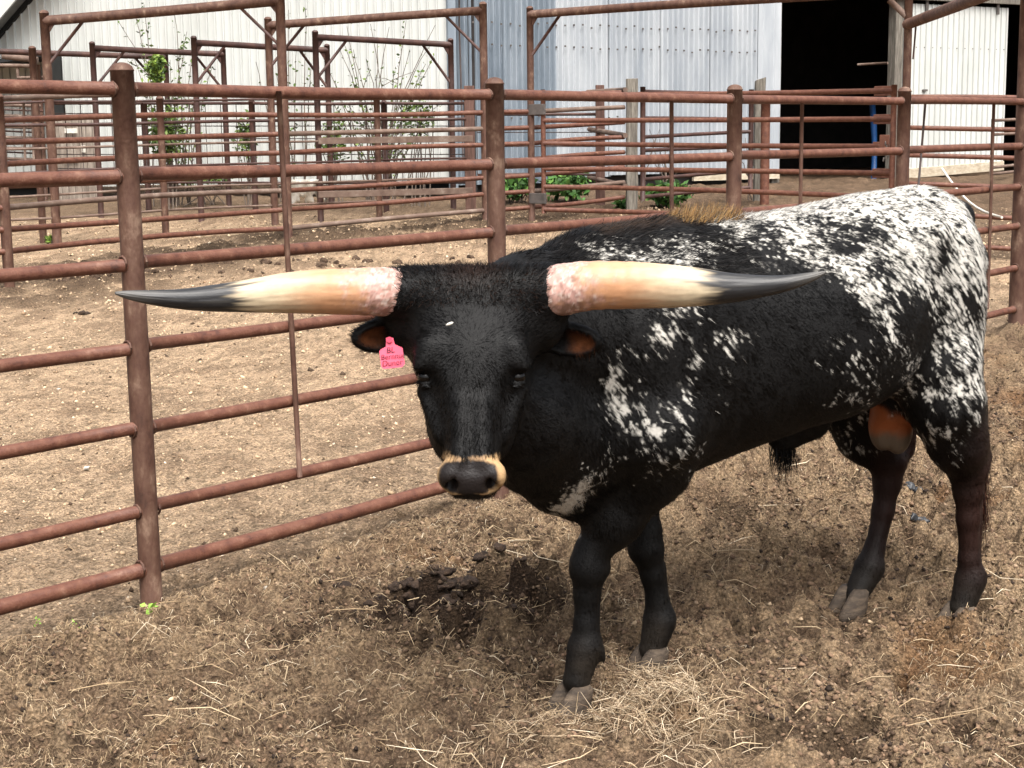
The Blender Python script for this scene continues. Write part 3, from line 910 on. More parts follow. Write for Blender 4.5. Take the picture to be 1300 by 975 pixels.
# galvanised side wall
uD0, uD1 = ru(990, 120), ru(1128, 120)
uS0, uS1 = ru(1150, 100), ru(1271, 100)
zt = 6.2
uu = [0, ru(640), ru(705)]
for i in range(2):
    sheet(uu[i], uu[i + 1] + 0.03, GB + 0.1, zt, RW, RNn, corr(0.085, 0.028), 'galv', lift=0.003 * i)
us_ = np.linspace(ru(705), uD0 - 0.42, 5)
for i in range(4):
    sheet(us_[i], us_[i + 1] + 0.03, GB + 0.16 + 0.02 * i, zt, RW, RNn, corr(0.088, 0.026), 'galvlight', lift=0.006 + 0.003 * (i % 2))
sheet(uD0 - 0.42, uD0, GB + 0.2, zt, RW, RNn, ribbed(0.2, 0.006), 'galvlight', lift=0.012, name='flat_jamb_sheet')
# corner trim with a dark cable
MB(BO).box(CN + RNn * 0.02 + LNn * 0.02 + [0, 0, 3.5], 0.11, 0.05, 5.2, RW).build('corner_trim', 'galv', barn)
MB(BO).tube([CN + RW * 0.13 + RNn * 0.04 + [0, 0, 1.2], CN + RW * 0.10 + RNn * 0.045 + [0, 0, 3.0], CN + RW * 0.17 + RNn * 0.04 + [0, 0, 6.0]], 0.012, 6).build('cable', 'wire', barn, True)
# timber skirting under the sheets and its gap
MB(BO).box(CN + RW * (ru(880) + uD0) / 2 + RNn * 0.0 + [0, 0, GB + 0.12], uD0 - ru(880), 0.05, 0.1, RW).build('skirting', 'sill', barn)
for zr in (rz(800, 35), rz(800, 62), rz(800, 150)):
    sc = MB(BO)
    for i in range(34):
        uu_ = 0.3 + i * (uD0 - 0.8) / 33
        sc.box(CN + RW * uu_ + RNn * 0.042 + [0, 0, zr + rng.normal(0, 0.012)], 0.022, 0.012, 0.022, RW)
    tag(sc.build('screw_row', 'steel', barn), kind='stuff')
# door posts
MB(BO).box(CN + RW * (uD0 - 0.03) + RNn * -0.08 + [0, 0, 3.4], 0.14, 0.1, 5.6, RW).build('door_post', 'wood', barn)
uP = ru(1134, 120)
MB(BO).box(CN + RW * uP + RNn * 0.02 + [0, 0, 3.4], 0.15, 0.16, 5.6, RW).build('door_post', 'wood', barn, bevel=0.006)
MB(BO).box(CN + RW * (ru(1146, 120)) + RNn * 0.03 + [0, 0, 3.5], 0.085, 0.03, 5.0, RW).build('white_trim_board', 'white', barn)
# sliding door, a thing of its own hanging from a track
zd0a, zd0b = rz(1151, 216), rz(1271, 206)
zdt = rz(1210, 8)
door = empty('sliding_door', CN + RW * uS0 + np.array([0, 0, GB]), 'white ribbed metal sliding door with a timber bottom rail on the barn', 'door')
DO = np.array(door.location)
def doorsheet(u0, u1):
    us = ribbed(0.115, 0.026, 0.01)(u0, u1)
    V = []
    for (u, h) in us:
        p = CN + RW * u + RNn * (0.1 + h)
        t_ = (u - uS0) / (uS1 - uS0)
        V.append([p[0], p[1], zd0a + (zd0b - zd0a) * t_]); V.append([p[0], p[1], zdt])
    mb = MB(DO); mb.add(V, [(2 * i, 2 * i + 2, 2 * i + 3, 2 * i + 1) for i in range(len(us) - 1)])
    o = mb.build('door_sheet', 'white', door, False)
    m = o.modifiers.new('thick', 'SOLIDIFY'); m.thickness = 0.004
um = (uS0 + uS1) / 2
doorsheet(uS0, um); doorsheet(um, uS1)
a = CN + RW * uS0 + RNn * 0.1 + [0, 0, zd0a - 0.05]; b = CN + RW * (uS1 + 0.0) + RNn * 0.1 + [0, 0, zd0b - 0.05]
MB(DO).box((a + b) / 2, np.linalg.norm(b - a), 0.06, 0.15, b - a).build('bottom_rail', 'sill', door, bevel=0.005)
for px in (1169, 1259):
    p = CN + RW * ru(px, 10) + RNn * 0.13
    MB(DO).box(p + [0, 0, zdt + 0.02], 0.05, 0.02, 0.26, RW).build('hanger_strap', 'steel', door)
p = CN + RW * ru(1167, 115) + RNn * 0.12
MB(DO).box(p + [0, 0, rz(1167, 115)], 0.09, 0.03, 0.03, RW).build('handle', 'steel', door)
sc = MB(DO)
for i in range(12):
    p = CN + RW * (uS0 + (uS1 - uS0) * (i + 0.5) / 12) + RNn * 0.113
    sc.box(p + [0, 0, rz(1210, 62)], 0.014, 0.01, 0.014, RW)
sc.build('screw_row', 'steel', door)
# eave beam and track over the door, rest of the wall further right
for (nm, off, zc, hh, dp, mt) in (('door_track', 0.14, zdt + 0.1, 0.09, 0.08, 'wood'), ('eave_beam', 0.1, zdt + 0.32, 0.3, 0.2, 'wood')):
    MB(BO).box(CN + RW * (uS0 + 2.6) + RNn * off + [0, 0, zc], 6.4, dp, hh, RW).build(nm, mt, barn)
uE0 = uS1 + 2.0
for i in range(4):
    sheet(uE0 + i * 0.9, uE0 + i * 0.9 + 0.92, GB + 0.1, zt, RW, RNn, corr(0.088, 0.026), 'galvlight', lift=0.003 * (i % 2))
# wall over the doorways
sheet(uD1 - 0.05, uE0 + 0.1, zdt + 0.45, zt, RW, RNn, corr(0.088, 0.026), 'galvlight')
sheet(uD0 - 0.1, uD1 + 0.1, 4.3, zt, RW, RNn, corr(0.088, 0.026), 'galvlight', lift=-0.02)
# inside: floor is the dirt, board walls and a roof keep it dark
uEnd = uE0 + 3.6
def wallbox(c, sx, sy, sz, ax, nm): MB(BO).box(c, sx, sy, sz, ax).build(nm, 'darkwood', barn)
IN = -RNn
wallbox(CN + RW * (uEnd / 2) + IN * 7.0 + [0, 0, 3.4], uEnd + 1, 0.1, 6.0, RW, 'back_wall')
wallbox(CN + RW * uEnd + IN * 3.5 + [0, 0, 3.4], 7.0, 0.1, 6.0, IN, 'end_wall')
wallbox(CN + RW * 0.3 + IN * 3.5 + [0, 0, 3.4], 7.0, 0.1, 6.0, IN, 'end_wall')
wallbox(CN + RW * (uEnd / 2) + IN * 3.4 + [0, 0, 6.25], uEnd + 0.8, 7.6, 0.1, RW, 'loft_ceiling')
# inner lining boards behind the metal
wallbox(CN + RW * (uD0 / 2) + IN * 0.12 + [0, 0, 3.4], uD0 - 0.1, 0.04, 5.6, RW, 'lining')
# inside details
MB(BO).tube([at(1089, 82, 23.8), at(1127, 80, 23.4)], 0.02, 6).build('bracket_rail', 'greypipe', barn, True)
p = CN + RW * ru(1121, 180) + IN * 0.25
o = MB((p[0], p[1], GB)).tube([[p[0], p[1], rz(1119, 132)], [p[0] + .03, p[1], rz(1120, 160)], [p[0] + .05, p[1], rz(1122, 185)], [p[0] + .05, p[1], GB + 0.02]], [0.045, 0.05, 0.04, 0.045], 8).build('blue_pipe', 'blue', None, True)
o.location = (p[0], p[1], GB); tag(o, 'bright blue plastic pipe standing just inside the dark barn doorway', 'pipe')

# pale low pipe panel seen beyond the sliding door
A = at(1258, 216, 22.6)[:2]; B = at(1330, 205, 23.4)[:2]
t = empty('corral_panel', g3(*A), 'pale low pipe panel lying on the dirt in the far right doorway', 'panel')
for (ya, yb) in ((153, 151), (171, 169), (213, 205), (221, 213)):
    pipe('rail', [*A, hz(1258, ya, A)], [*B, hz(1330, yb, B)], 0.022, 'greypipe', t, t.location, seg=8)
pipe('stile', [*A, hz(1258, 222, A)], [*A, hz(1258, 151, A)], 0.022, 'greypipe', t, t.location, seg=8)

# ------------------------------------------------------------------ black open shelter on the left with stacked gates
A = at(62, 200, 20.3); B = at(-110, 200, 20.6)
zt0, zt1 = at(62, 66, 20.3)[2], at(-60, 92, 20.6)[2]
sh = empty('open_shelter', g3((A[0] + B[0]) / 2, A[1]), 'open fronted black shelter with a slanting roof against the white barn wall', 'shelter')
SO = np.array(sh.location)
bz = SO[2]
def quadbox(nm, P4, th, mt):
    P4 = [np.array(p, float) for p in P4]
    n_ = np.cross(P4[1] - P4[0], P4[2] - P4[0]); n_ = n_ / np.linalg.norm(n_) * th
    mb = MB(SO); mb.add(P4 + [p + n_ for p in P4], [(0, 1, 2, 3), (7, 6, 5, 4), (0, 4, 5, 1), (1, 5, 6, 2), (2, 6, 7, 3), (3, 7, 4, 0)])
    mb.build(nm, mt, sh)
dp = np.array([0, 0.95, 0])
quadbox('back_panel', [[A[0], A[1] + .9, bz], [B[0], B[1] + .9, bz], [B[0], B[1] + .9, zt1], [A[0], A[1] + .9, zt0]], 0.04, 'black')
quadbox('side_panel', [[A[0], A[1], bz], [A[0], A[1] + .9, bz], [A[0], A[1] + .9, zt0], [A[0], A[1], zt0]], 0.04, 'black')
quadbox('roof', [[A[0], A[1], zt0], [B[0], B[1], zt1], [B[0], B[1] + .95, zt1], [A[0], A[1] + .95, zt0]], 0.05, 'black')
pipe('front_rail', at(-100, 84, 20.2), at(48, 84, 20.2), 0.026, 'greypipe', sh, SO)
pipe('front_rail', at(22, 99, 20.2), at(60, 98, 20.2), 0.022, 'greypipe', sh, SO)
pipe('front_rail', at(22, 86, 20.2), at(23, 99, 20.2), 0.02, 'greypipe', sh, SO)
pipe('front_post', at(48, 82, 20.15), [at(48, 82, 20.15)[0], at(48, 82, 20.15)[1], bz - 0.1], 0.035, 'post', sh, SO)
pipe('eave_pipe', at(3, 71, 19.9), at(48, 76, 19.9), 0.04, 'greypipe', sh, SO)
for j in range(6):
    y0 = 133 + j * 13.5
    p = at(-20, y0, 19.4 + 0.05 * j); q = at(52 - j, y0 + 2, 19.5 + 0.05 * j)
    if j == 0:
        st = empty('stacked_gates', g3(p[0], p[1]), 'stack of old grey pipe gates leaning in front of the black shelter', 'gates')
    pipe('rail', p, q, 0.02, 'greypipe', st, st.location, seg=8)
    pipe('rail', p + [0, 0.1, -0.05], q + [0, 0.1, -0.06], 0.013, 'darkpipe', st, st.location, seg=6)
for px in (30, 41, 46):
    pipe('stile', at(px, 130, 19.45), at(px + 2, 205, 19.6), 0.017, 'greypipe', st, st.location, seg=6)

# stained board wall
A = at(68, 210, 19.9); B = at(127, 210, 20.3)
t = empty('board_wall', g3(A[0], A[1]), 'low stained board wall with scraps of paper at the foot of the white barn', 'wall')
TO = np.array(t.location)
zt0 = at(98, 146, 20.1)[2]
d_ = (B - A); L_ = np.linalg.norm(d_[:2]); d_ = np.array([d_[0], d_[1], 0]) / L_
nb = 7
for i in range(nb):
    c = A + d_ * L_ * (i + 0.5) / nb
    hh = zt0 - TO[2] + rng.normal(0, 0.015)
    MB(TO).box([c[0], c[1], TO[2] + hh / 2 - 0.05], L_ / nb - 0.006, 0.03, hh, d_).build('board', 'concrete', t)
for (px, py, sx, sz) in ((90, 166, 0.17, 0.06), (106, 189, 0.05, 0.09), (92, 203, 0.16, 0.05)):
    MB(TO).box(at(px, py, 19.85 + (px - 68) * 0.007), sx, 0.01, sz, d_).build('paper_scrap', 'tarp', t)

# torn white sheeting caught in the alley fence
p = ground(390, 272); Yt = 16.9
A = at(392, 250, Yt)
o_ = g3(A[0], A[1])
V = []; nu, nv = 13, 9
for j in range(nv):
    for i in range(nu):
        fx = i / (nu - 1); fy = j / (nv - 1)
        px = 370 + 40 * fx - 3 * math.sin(fy * 5) * fx
        bot = 268 - 12 * abs(math.sin(fx * 9.0)) - (6 if fx > .6 else 0)
        py = 228 + (bot - 228) * fy
        q = at(px, py, Yt + 0.06 * math.sin(fx * 14 + fy * 2) + 0.10 * fy)
        V.append(q)
Fq = [(j * nu + i, j * nu + i + 1, (j + 1) * nu + i + 1, (j + 1) * nu + i) for j in range(nv - 1) for i in range(nu - 1) if not (j > 4 and i in (3, 4, 8))]
mb = MB(o_); mb.add(V, Fq); o = mb.build('torn_sheet', 'tarp', None, True); o.location = o_
m = o.modifiers.new('thick', 'SOLIDIFY'); m.thickness = 0.006
tag(o, 'torn dirty white sheeting hanging low behind the alley rails', 'sheeting')

# ------------------------------------------------------------------ plants
LEAFC = np.array([[0.075, 0.12, 0.022], [0.05, 0.085, 0.016], [0.12, 0.17, 0.04], [0.035, 0.06, 0.013]])
def leaves(P, size, cols, droop=0.3):
    n = len(P)
    a = rng.random(n) * 6.283; el = rng.normal(0.1, 0.6, n)
    d = np.stack([np.cos(a) * np.cos(el), np.sin(a) * np.cos(el), np.sin(el)], 1)
    s = np.cross(d, rng.normal(0, 1, (n, 3))); s /= np.linalg.norm(s, axis=1)[:, None]
    nn = np.cross(d, s)
    sz = size[:, None]
    V = np.stack([P, P + d * sz * .5 + s * sz * .3 + nn * sz * .06, P + d * sz - nn * sz * droop * .3, P + d * sz * .5 - s * sz * .3 + nn * sz * .06, P + d * sz * .55], 1).reshape(-1, 3)
    o = np.arange(n)[:, None, None] * 5
    F_ = (o + np.array([[0, 4, 1], [4, 2, 1], [0, 3, 4], [4, 3, 2]])[None]).reshape(-1, 3)
    return V, F_, np.repeat(cols, 5, 0)

def leafmesh(name, P, size, parent, o_, cols=LEAFC):
    n = len(P)
    L = leaves(np.asarray(P), size, cols[rng.choice(len(cols), n)] * rng.uniform(.75, 1.3, (n, 1)))
    return mesh_np(name, L[0] - np.array(o_), L[1], 'leaf', parent, True, L[2])

def whip_shrub(label, base_px, base_py, Y, tips, leaf_n, lsize, group=None):
    b = at(base_px, base_py, Y)
    o_ = g3(b[0], b[1])
    t = empty('shrub', o_, label, 'shrub', group)
    mb = MB(o_); LP = []
    for (tx, ty, dens) in tips:
        st_ = np.array([b[0] + rng.normal(0, .12), b[1] + rng.normal(0, .08), o_[2] - 0.05])
        e = at(tx, ty, Y + rng.normal(0, 0.25))
        c = (st_ + e) / 2 + np.array([(st_[0] - e[0]) * 0.18, rng.normal(0, .05), 0.12])
        ts = np.linspace(0, 1, 12)[:, None]
        P = (1 - ts) ** 2 * st_ + 2 * ts * (1 - ts) * c + ts ** 2 * e
        P += rng.normal(0, 0.008, P.shape)
        mb.tube(P, np.linspace(0.011, 0.003, 12), 5)
        for k in range(int(leaf_n * dens)):
            s = rng.uniform(0.25, 1.0); i = min(int(s * 11), 10)
            q = P[i] + (P[i + 1] - P[i]) * (s * 11 - i) + rng.normal(0, 0.015, 3)
            LP.append(q)
        if rng.random() < 0.6:   # side twig
            i = rng.integers(4, 9); e2 = P[i] + np.array([rng.normal(0, .2), rng.normal(0, .1), rng.uniform(.05, .3)])
            mb.tube([P[i], (P[i] + e2) / 2 + [0, 0, .02], e2], [0.005, 0.004, 0.002], 5)
            for k in range(int(leaf_n * dens * .4)):
                LP.append(P[i] + (e2 - P[i]) * rng.random() + rng.normal(0, .015, 3))
    mb.build('stems', 'bark', t, True)
    LP = np.array(LP).reshape(-1, 3)
    if len(LP): leafmesh('foliage', LP, rng.uniform(.6, 1.4, len(LP)) * lsize, t, o_)
    return t
whip_shrub('tall bare twiggy shrub with sparse young leaves against the white wall', 492, 245, 18.9,
    [(440, 33, .3), (470, 30, .3), (495, 34, .25), (515, 26, .8), (553, 32, .3), (540, 80, .9), (552, 70, .9), (520, 62, .5), (430, 60, .3), (412, 78, .6), (436, 55, .8), (448, 62, .5), (465, 75, .6), (425, 105, 1.5), (446, 95, 1.2), (480, 50, .4), (500, 90, 1.4), (545, 60, .3), (410, 110, 1.2), (530, 110, 1.5), (560, 130, 1.0), (470, 120, 1.0), (515, 120, 1.2), (440, 130, 1.4), (550, 145, 1.2), (420, 150, 1.2)], 30, 0.045)
whip_shrub('slender leafy whips rising beside the vine covered post before the white wall', 225, 235, 19.2,
    [(152, 30, 1.0), (172, 18, 1.2), (184, 6, 1.3), (222, 15, .9), (238, 40, 1.8), (230, 60, 1.4), (245, 52, 1.2), (262, 85, .9), (270, 84, 1.0), (215, 75, .8), (170, 75, .5), (205, 90, 1.0), (250, 110, .8), (235, 115, .9), (180, 110, .8)], 34, 0.05)
whip_shrub('two thin leafy whips between the low arches and the tall arch', 385, 240, 19.0, [(366, 12, 1.0), (387, 10, 1.0), (375, 60, .8), (395, 80, .6), (325, 78, .5), (352, 95, .6), (360, 110, .7)], 30, 0.045)

# vine on the post
def bush(name, label, cat, cpx, cpy, Y, rx, ry, n, size, cols=LEAFC, stems=True, base=None):
    c = at(cpx, cpy, Y)
    sx, sz = rx * Y / FPX, ry * Y / FPX
    o_ = g3(c[0], c[1])
    t = empty(name, o_, label, cat)
    q = rng.normal(0, 1, (n, 3)); q /= np.linalg.norm(q, axis=1)[:, None]
    q *= (rng.random((n, 1)) ** 0.45)
    P = c + q * [sx, min(sx, 0.4), sz] * (0.8 + 0.35 * vnoise(q * 3.0 + cpx, 5)[:, None])
    P[:, 2] = np.maximum(P[:, 2], o_[2] + 0.01)
    leafmesh('foliage', P, rng.uniform(.6, 1.4, n) * size, t, o_, cols)
    mb = MB(o_)
    for k in range(9):
        e = P[rng.integers(0, n)]
        s_ = np.array([c[0] + rng.normal(0, sx * .25), c[1], o_[2] - .03])
        mb.tube([s_, (s_ + e) / 2 + rng.normal(0, .03, 3), e], [0.009, 0.007, 0.004], 5)
    mb.build('stems', 'bark', t, True)
    return t
VC = np.array([[0.13, 0.20, 0.03], [0.08, 0.13, 0.02], [0.2, 0.27, 0.05], [0.05, 0.085, 0.02]])
bush('climbing_vine', 'bright leafy vine wrapped around a post under the dark arch', 'vine', 199, 90, 18.9, 11, 24, 620, 0.06, VC)
bush('vine_shrub', 'leafy green shrub tangled in the wire at the foot of the vine', 'shrub', 210, 170, 18.75, 26, 45, 900, 0.06)
bush('weed_patch', 'low dark green growth along the wall base right of the vine', 'weeds', 250, 226, 19.0, 60, 9, 500, 0.06)
bush('vine_shrub', 'small leafy tangle in the wire between the low arches', 'shrub', 312, 175, 18.6, 16, 38, 320, 0.055)
bush('vine_shrub', 'leafy tangle low in the wire at the left of the twiggy shrub', 'shrub', 422, 180, 18.6, 26, 36, 420, 0.055)
bush('vine_shrub', 'leafy tangle low in the wire at the right of the twiggy shrub', 'shrub', 528, 150, 18.6, 30, 36, 420, 0.05)
GC = np.array([[0.06, 0.15, 0.03], [0.04, 0.10, 0.02], [0.10, 0.2, 0.04], [0.03, 0.07, 0.02]])
bush('weed_clump', 'green leafy weeds under the gate hinge by the darker galvanised sheets', 'weeds', 655, 238, 18.7, 26, 14, 420, 0.09, GC)
bush('weed_clump', 'bushy green weeds behind the swing gate against the corrugated wall', 'weeds', 722, 236, 18.9, 38, 18, 800, 0.09, GC)
bush('weed_clump', 'bright green weeds beside the grey timber post', 'weeds', 848, 246, 18.0, 36, 16, 800, 0.08, GC)
bush('weed_clump', 'small green weeds at the foot of the grey timber post', 'weeds', 792, 262, 17.4, 12, 9, 160, 0.07, GC)
bush('grass_tuft', 'tiny green grass tuft at the foot of a thin alley post', 'grass', 66, 306, 15.2, 8, 6, 120, 0.05, VC)
# dead stems by the wall
whip_shrub('dry leafless stems standing against the corrugated sheets', 845, 255, 18.6, [(825, 165, 0), (832, 180, 0), (838, 190, 0), (842, 170, 0), (826, 195, 0), (850, 200, .1)], 6, 0.04)
whip_shrub('dry stalk clump leaning between the doorway post and the panel', 955, 245, 18.9, [(946, 175, 0), (948, 190, 0), (940, 200, 0), (952, 180, .1)], 6, 0.04)

# seedlings beside the near post
for (px, py, s, lab) in ((192, 803, 0.024, 'tiny bright green seedling at the foot of the near fence post'), (47, 800, 0.012, 'tiny green sprout in the churned dirt under the bottom rail'), (96, 838, 0.012, 'small pale yellow sprout among straw left of the near post')):
    q = ground(px, py); o_ = np.array([q[0], q[1], gz(q[0], q[1])])
    n = 9 if s > .02 else 6
    P = o_ + np.stack([rng.normal(0, s * .3, n), rng.normal(0, s * .3, n), rng.uniform(.01, .03, n)], 1)
    L = leaves(P, rng.uniform(.8, 1.4, n) * s, np.array([[0.25, 0.42, 0.07]]) * rng.uniform(.8, 1.2, (n, 1)))
    o = mesh_np('seedling', L[0] - o_, L[1], 'leaf', None, True, L[2]); o.location = o_
    tag(o, lab, 'seedling')

# ------------------------------------------------------------------ manure and stones
import bmesh
def lump(bm, c, r, sq, seed):
    m_ = Matrix.Translation(Vector(c)) @ Matrix.Rotation(seed * 1.7, 4, 'Z') @ Matrix.Diagonal((r, r * (0.7 + 0.3 * math.sin(seed)), r * sq, 1))
    res = bmesh.ops.create_icosphere(bm, subdivisions=3, radius=1, matrix=m_)
    P = np.array([v.co[:] for v in res['verts']])
    nn = fbm(P / r * 1.6 + seed * 9, 3, seed=int(seed * 10) % 97)
    for v, k in zip(res['verts'], nn):
        d = v.co - Vector(c)
        v.co = Vector(c) + d * (1 + 0.75 * float(k))
def pile(name, label, cat, px, py, lumps, mat, scale=1.0, sq=0.6):
    q = ground(px, py); o_ = np.array([q[0], q[1], gz(q[0], q[1])])
    t = empty(name, o_, label, cat)
    for i, (dx, dy, r) in enumerate(lumps):
        zz_ = gz(q[0] + dx, q[1] + dy) - o_[2]
        bm = bmesh.new()
        lump(bm, (dx, dy, zz_ + r * sq * (0.35 if mat == 'dungblue' else 0.05)), r * scale, sq, i + px * 0.01)
        me = bpy.data.meshes.new('lump'); bm.to_mesh(me); bm.free()
        me.polygons.foreach_set('use_smooth', np.ones(len(me.polygons), bool))
        me.materials.append(MAT[mat])
        o = bpy.data.objects.new('lump', me); col.objects.link(o); o.parent = t
    return t
ll = [(rng.normal(0, .13), rng.normal(0, .09), rng.uniform(.012, .040)) for _ in range(70)]
pile('manure_pile', 'broad dark trodden manure patch in the dirt between fence and front legs', 'manure', 575, 768, ll, 'dung', sq=0.45)
ll = [(rng.normal(0, .06), rng.normal(0, .04), rng.uniform(.01, .026)) for _ in range(16)]
pile('manure_pile', 'smaller dark crumbled manure beside the broad trodden patch', 'manure', 616, 805, ll, 'dung', sq=0.5)
pile('manure_pile', 'glossy slate coloured dung pile behind the hind legs', 'manure', 1166, 648, [(0, 0, .032), (.035, .01, .028), (-.03, .02, .025), (.012, .03, .03), (.05, .04, .025)], 'dungblue', sq=0.7)
pile('manure_pile', 'second slate coloured dung lump closer to the hind leg', 'manure', 1160, 668, [(0, 0, .026), (.03, .005, .028), (.055, .015, .02)], 'dungblue', sq=0.7)
pile('manure_pile', 'dark dirt clods heaped behind the fence under the left horn tip', 'manure', 92, 362, [(rng.normal(0, .16), rng.normal(0, .1), rng.uniform(.02, .055)) for _ in range(16)], 'clod', sq=0.7)
pile('manure_pile', 'row of dark clods along the bank behind the second post bay', 'manure', 215, 352, [(rng.normal(0, .3), rng.normal(0, .1), rng.uniform(.02, .04)) for _ in range(16)], 'clod', sq=0.7)
pile('manure_pile', 'dark churned clods along the foot of the eight-rail fence', 'manure', 420, 338, [(rng.normal(0, .8), rng.normal(0, .25), rng.uniform(.02, .05)) for _ in range(30)], 'clod', sq=0.7)
pile('manure_pile', 'single brown dung lump on the dry lot below the left horn', 'manure', 104, 400, [(0, 0, .034), (.04, .0, .025), (-.05, .02, .02)], 'dung', sq=0.6)
for (px, py, s, lab) in ((922, 597, .016, 'pale stone lying under the belly of the bull'), (110, 597, .012, 'pale pebble on the dry lot seen between the lower rails'), (237, 385, .013, 'pale pebble on the dry lot just below the left horn'), (75, 495, .011, 'pale pebble between rails left of the near fence post'), (608, 660, .011, 'white pebble in the dirt below the muzzle'), (338, 766, .010, 'small white pebble by the bottom rail right of the near post')):
    q = ground(px, py); o_ = np.array([q[0], q[1], gz(q[0], q[1])])
    bm = bmesh.new(); lump(bm, (0, 0, s * .4), s, 0.7, px * .013)
    me = bpy.data.meshes.new('pebble'); bm.to_mesh(me); bm.free(); me.materials.append(MAT['stone'])
    o = bpy.data.objects.new('pebble', me); col.objects.link(o); o.location = o_; tag(o, lab, 'pebble')

# ------------------------------------------------------------------ the bull
BO3 = np.array([0.2927, 4.1951, 0.0])
BF = np.array([-0.86012903, -0.51007652, 0.0]); BL = np.array([0.51007652, -0.86012903, 0.0]); BU = np.array([0, 0, 1.0])
BM = np.stack([BF, BL, BU])                       # rows: local axes in world
def w2l(p): return BM @ (np.asarray(p, float) - BO3)
def wd2l(d): return BM @ np.asarray(d, float)
def slz(px, py, l):
    r = ray(px, py); t = (l - (CAM - BO3) @ BL) / (r @ BL); q = w2l(CAM + t * r); return q[0], q[2]

VX = 0.0072
lo = np.array([-1.56, -0.52, -0.09]); hi = np.array([1.02, 0.86, 1.44])
dims = np.ceil((hi - lo) / VX).astype(int) + 1
gx = [lo[i] + VX * np.arange(dims[i]) for i in range(3)]
D = np.full(dims, 1.0, np.float32)

def block(c0, c1, m):
    s = []
    for i in range(3):
        a = int(max(0, math.floor((min(c0[i], c1[i]) - m - lo[i]) / VX)))
        b = int(min(dims[i], math.ceil((max(c0[i], c1[i]) + m - lo[i]) / VX) + 1))
        s.append(slice(a, b))
    return tuple(s)
def coords(s):
    return (gx[0][s[0]][:, None, None].astype(np.float32), gx[1][s[1]][None, :, None].astype(np.float32), gx[2][s[2]][None, None, :].astype(np.float32))
def smin(a, b, k):
    h = np.clip(0.5 + 0.5 * (b - a) / k, 0, 1)
    return b + (a - b) * h - k * h * (1 - h)
def merge(s, d, k, sub=False):
    if sub:
        D[s] = -smin(-D[s], d, k)
    else:
        D[s] = smin(D[s], d.astype(np.float32), k)
def cone(a, b, ra, rb, k=0.03):
    a = np.array(a, float); b = np.array(b, float)
    s = block(a, b, max(ra, rb) + k * 1.5 + 0.02)
    x, y, z = coords(s)
    ba = b - a; L2 = float(ba @ ba) + 1e-9
    t = np.clip(((x - a[0]) * ba[0] + (y - a[1]) * ba[1] + (z - a[2]) * ba[2]) / L2, 0, 1)
    d = np.sqrt((x - a[0] - t * ba[0]) ** 2 + (y - a[1] - t * ba[1]) ** 2 + (z - a[2] - t * ba[2]) ** 2) - (ra + (rb - ra) * t)
    merge(s, d, k)
def ell(c, r, axes=None, k=0.03, sub=False):
    c = np.array(c, float); r = np.array(r, float)
    A = np.eye(3) if axes is None else np.array(axes, float)
    m = max(r) + k * 1.5 + 0.02
    s = block(c, c, m)
    x, y, z = coords(s)
    q = [((x - c[0]) * A[i][0] + (y - c[1]) * A[i][1] + (z - c[2]) * A[i][2]) / r[i] for i in range(3)]
    n0 = np.sqrt(q[0] ** 2 + q[1] ** 2 + q[2] ** 2)
    n1 = np.sqrt((q[0] / r[0]) ** 2 + (q[1] / r[1]) ** 2 + (q[2] / r[2]) ** 2) + 1e-6
    merge(s, n0 * (n0 - 1) / n1, k, sub)
def chain(pts, k=0.03):
    for (a, b) in zip(pts[:-1], pts[1:]):
        cone(a[:3], b[:3], a[3], b[3], k)

def loft(orgn, ax, lat, upv, tab, k, pw=2.3, bounds=None):
    """tab rows: t, top, bottom, half width, (vertical centre bias)"""
    tab = np.array(tab, float)
    T0, T1 = tab[0, 0], tab[-1, 0]
    cs = []
    for row in tab:
        for s_ in (-1, 1):
            for h_ in (row[1], row[2]):
                cs.append(np.array(orgn) + np.array(ax) * row[0] + np.array(lat) * s_ * row[3] + np.array(upv) * h_)
    cs = np.array(cs)
    s = block(cs.min(0), cs.max(0), 0.05 + k)
    x, y, z = coords(s)
    def dot(v): return (x - orgn[0]) * v[0] + (y - orgn[1]) * v[1] + (z - orgn[2]) * v[2]
    t, l, u = dot(ax), dot(lat), dot(upv)
    tc = np.clip(t, T0, T1)
    # smooth interpolation of the section table
    from_t = tab[:, 0]
    def cub(col_):
        yv = tab[:, col_]
        mm = np.gradient(yv, from_t)
        i = np.clip(np.searchsorted(from_t, tc) - 1, 0, len(from_t) - 2)
        h = (from_t[i + 1] - from_t[i]); q = (tc - from_t[i]) / h
        return ((1 + 2 * q) * (1 - q) ** 2 * yv[i] + q * (1 - q) ** 2 * h * mm[i] + q * q * (3 - 2 * q) * yv[i + 1] + q * q * (q - 1) * h * mm[i + 1])
    top, bot, wv = cub(1), cub(2), cub(3)
    bias = cub(4)
    mid = (top + bot) / 2 + bias * (top - bot)
    hh = np.where(u > mid, top - mid, mid - bot)
    f = ((np.abs(l) / wv) ** pw + (np.abs(u - mid) / hh) ** pw) ** (1 / pw)
    d = (f - 1) * np.minimum(wv, hh) * 0.9
    dt = t - tc
    d = np.where(np.abs(dt) > 1e-6, np.sqrt(np.maximum(d, 0) ** 2 + dt ** 2), d)
    merge(s, d.astype(np.float32), k)

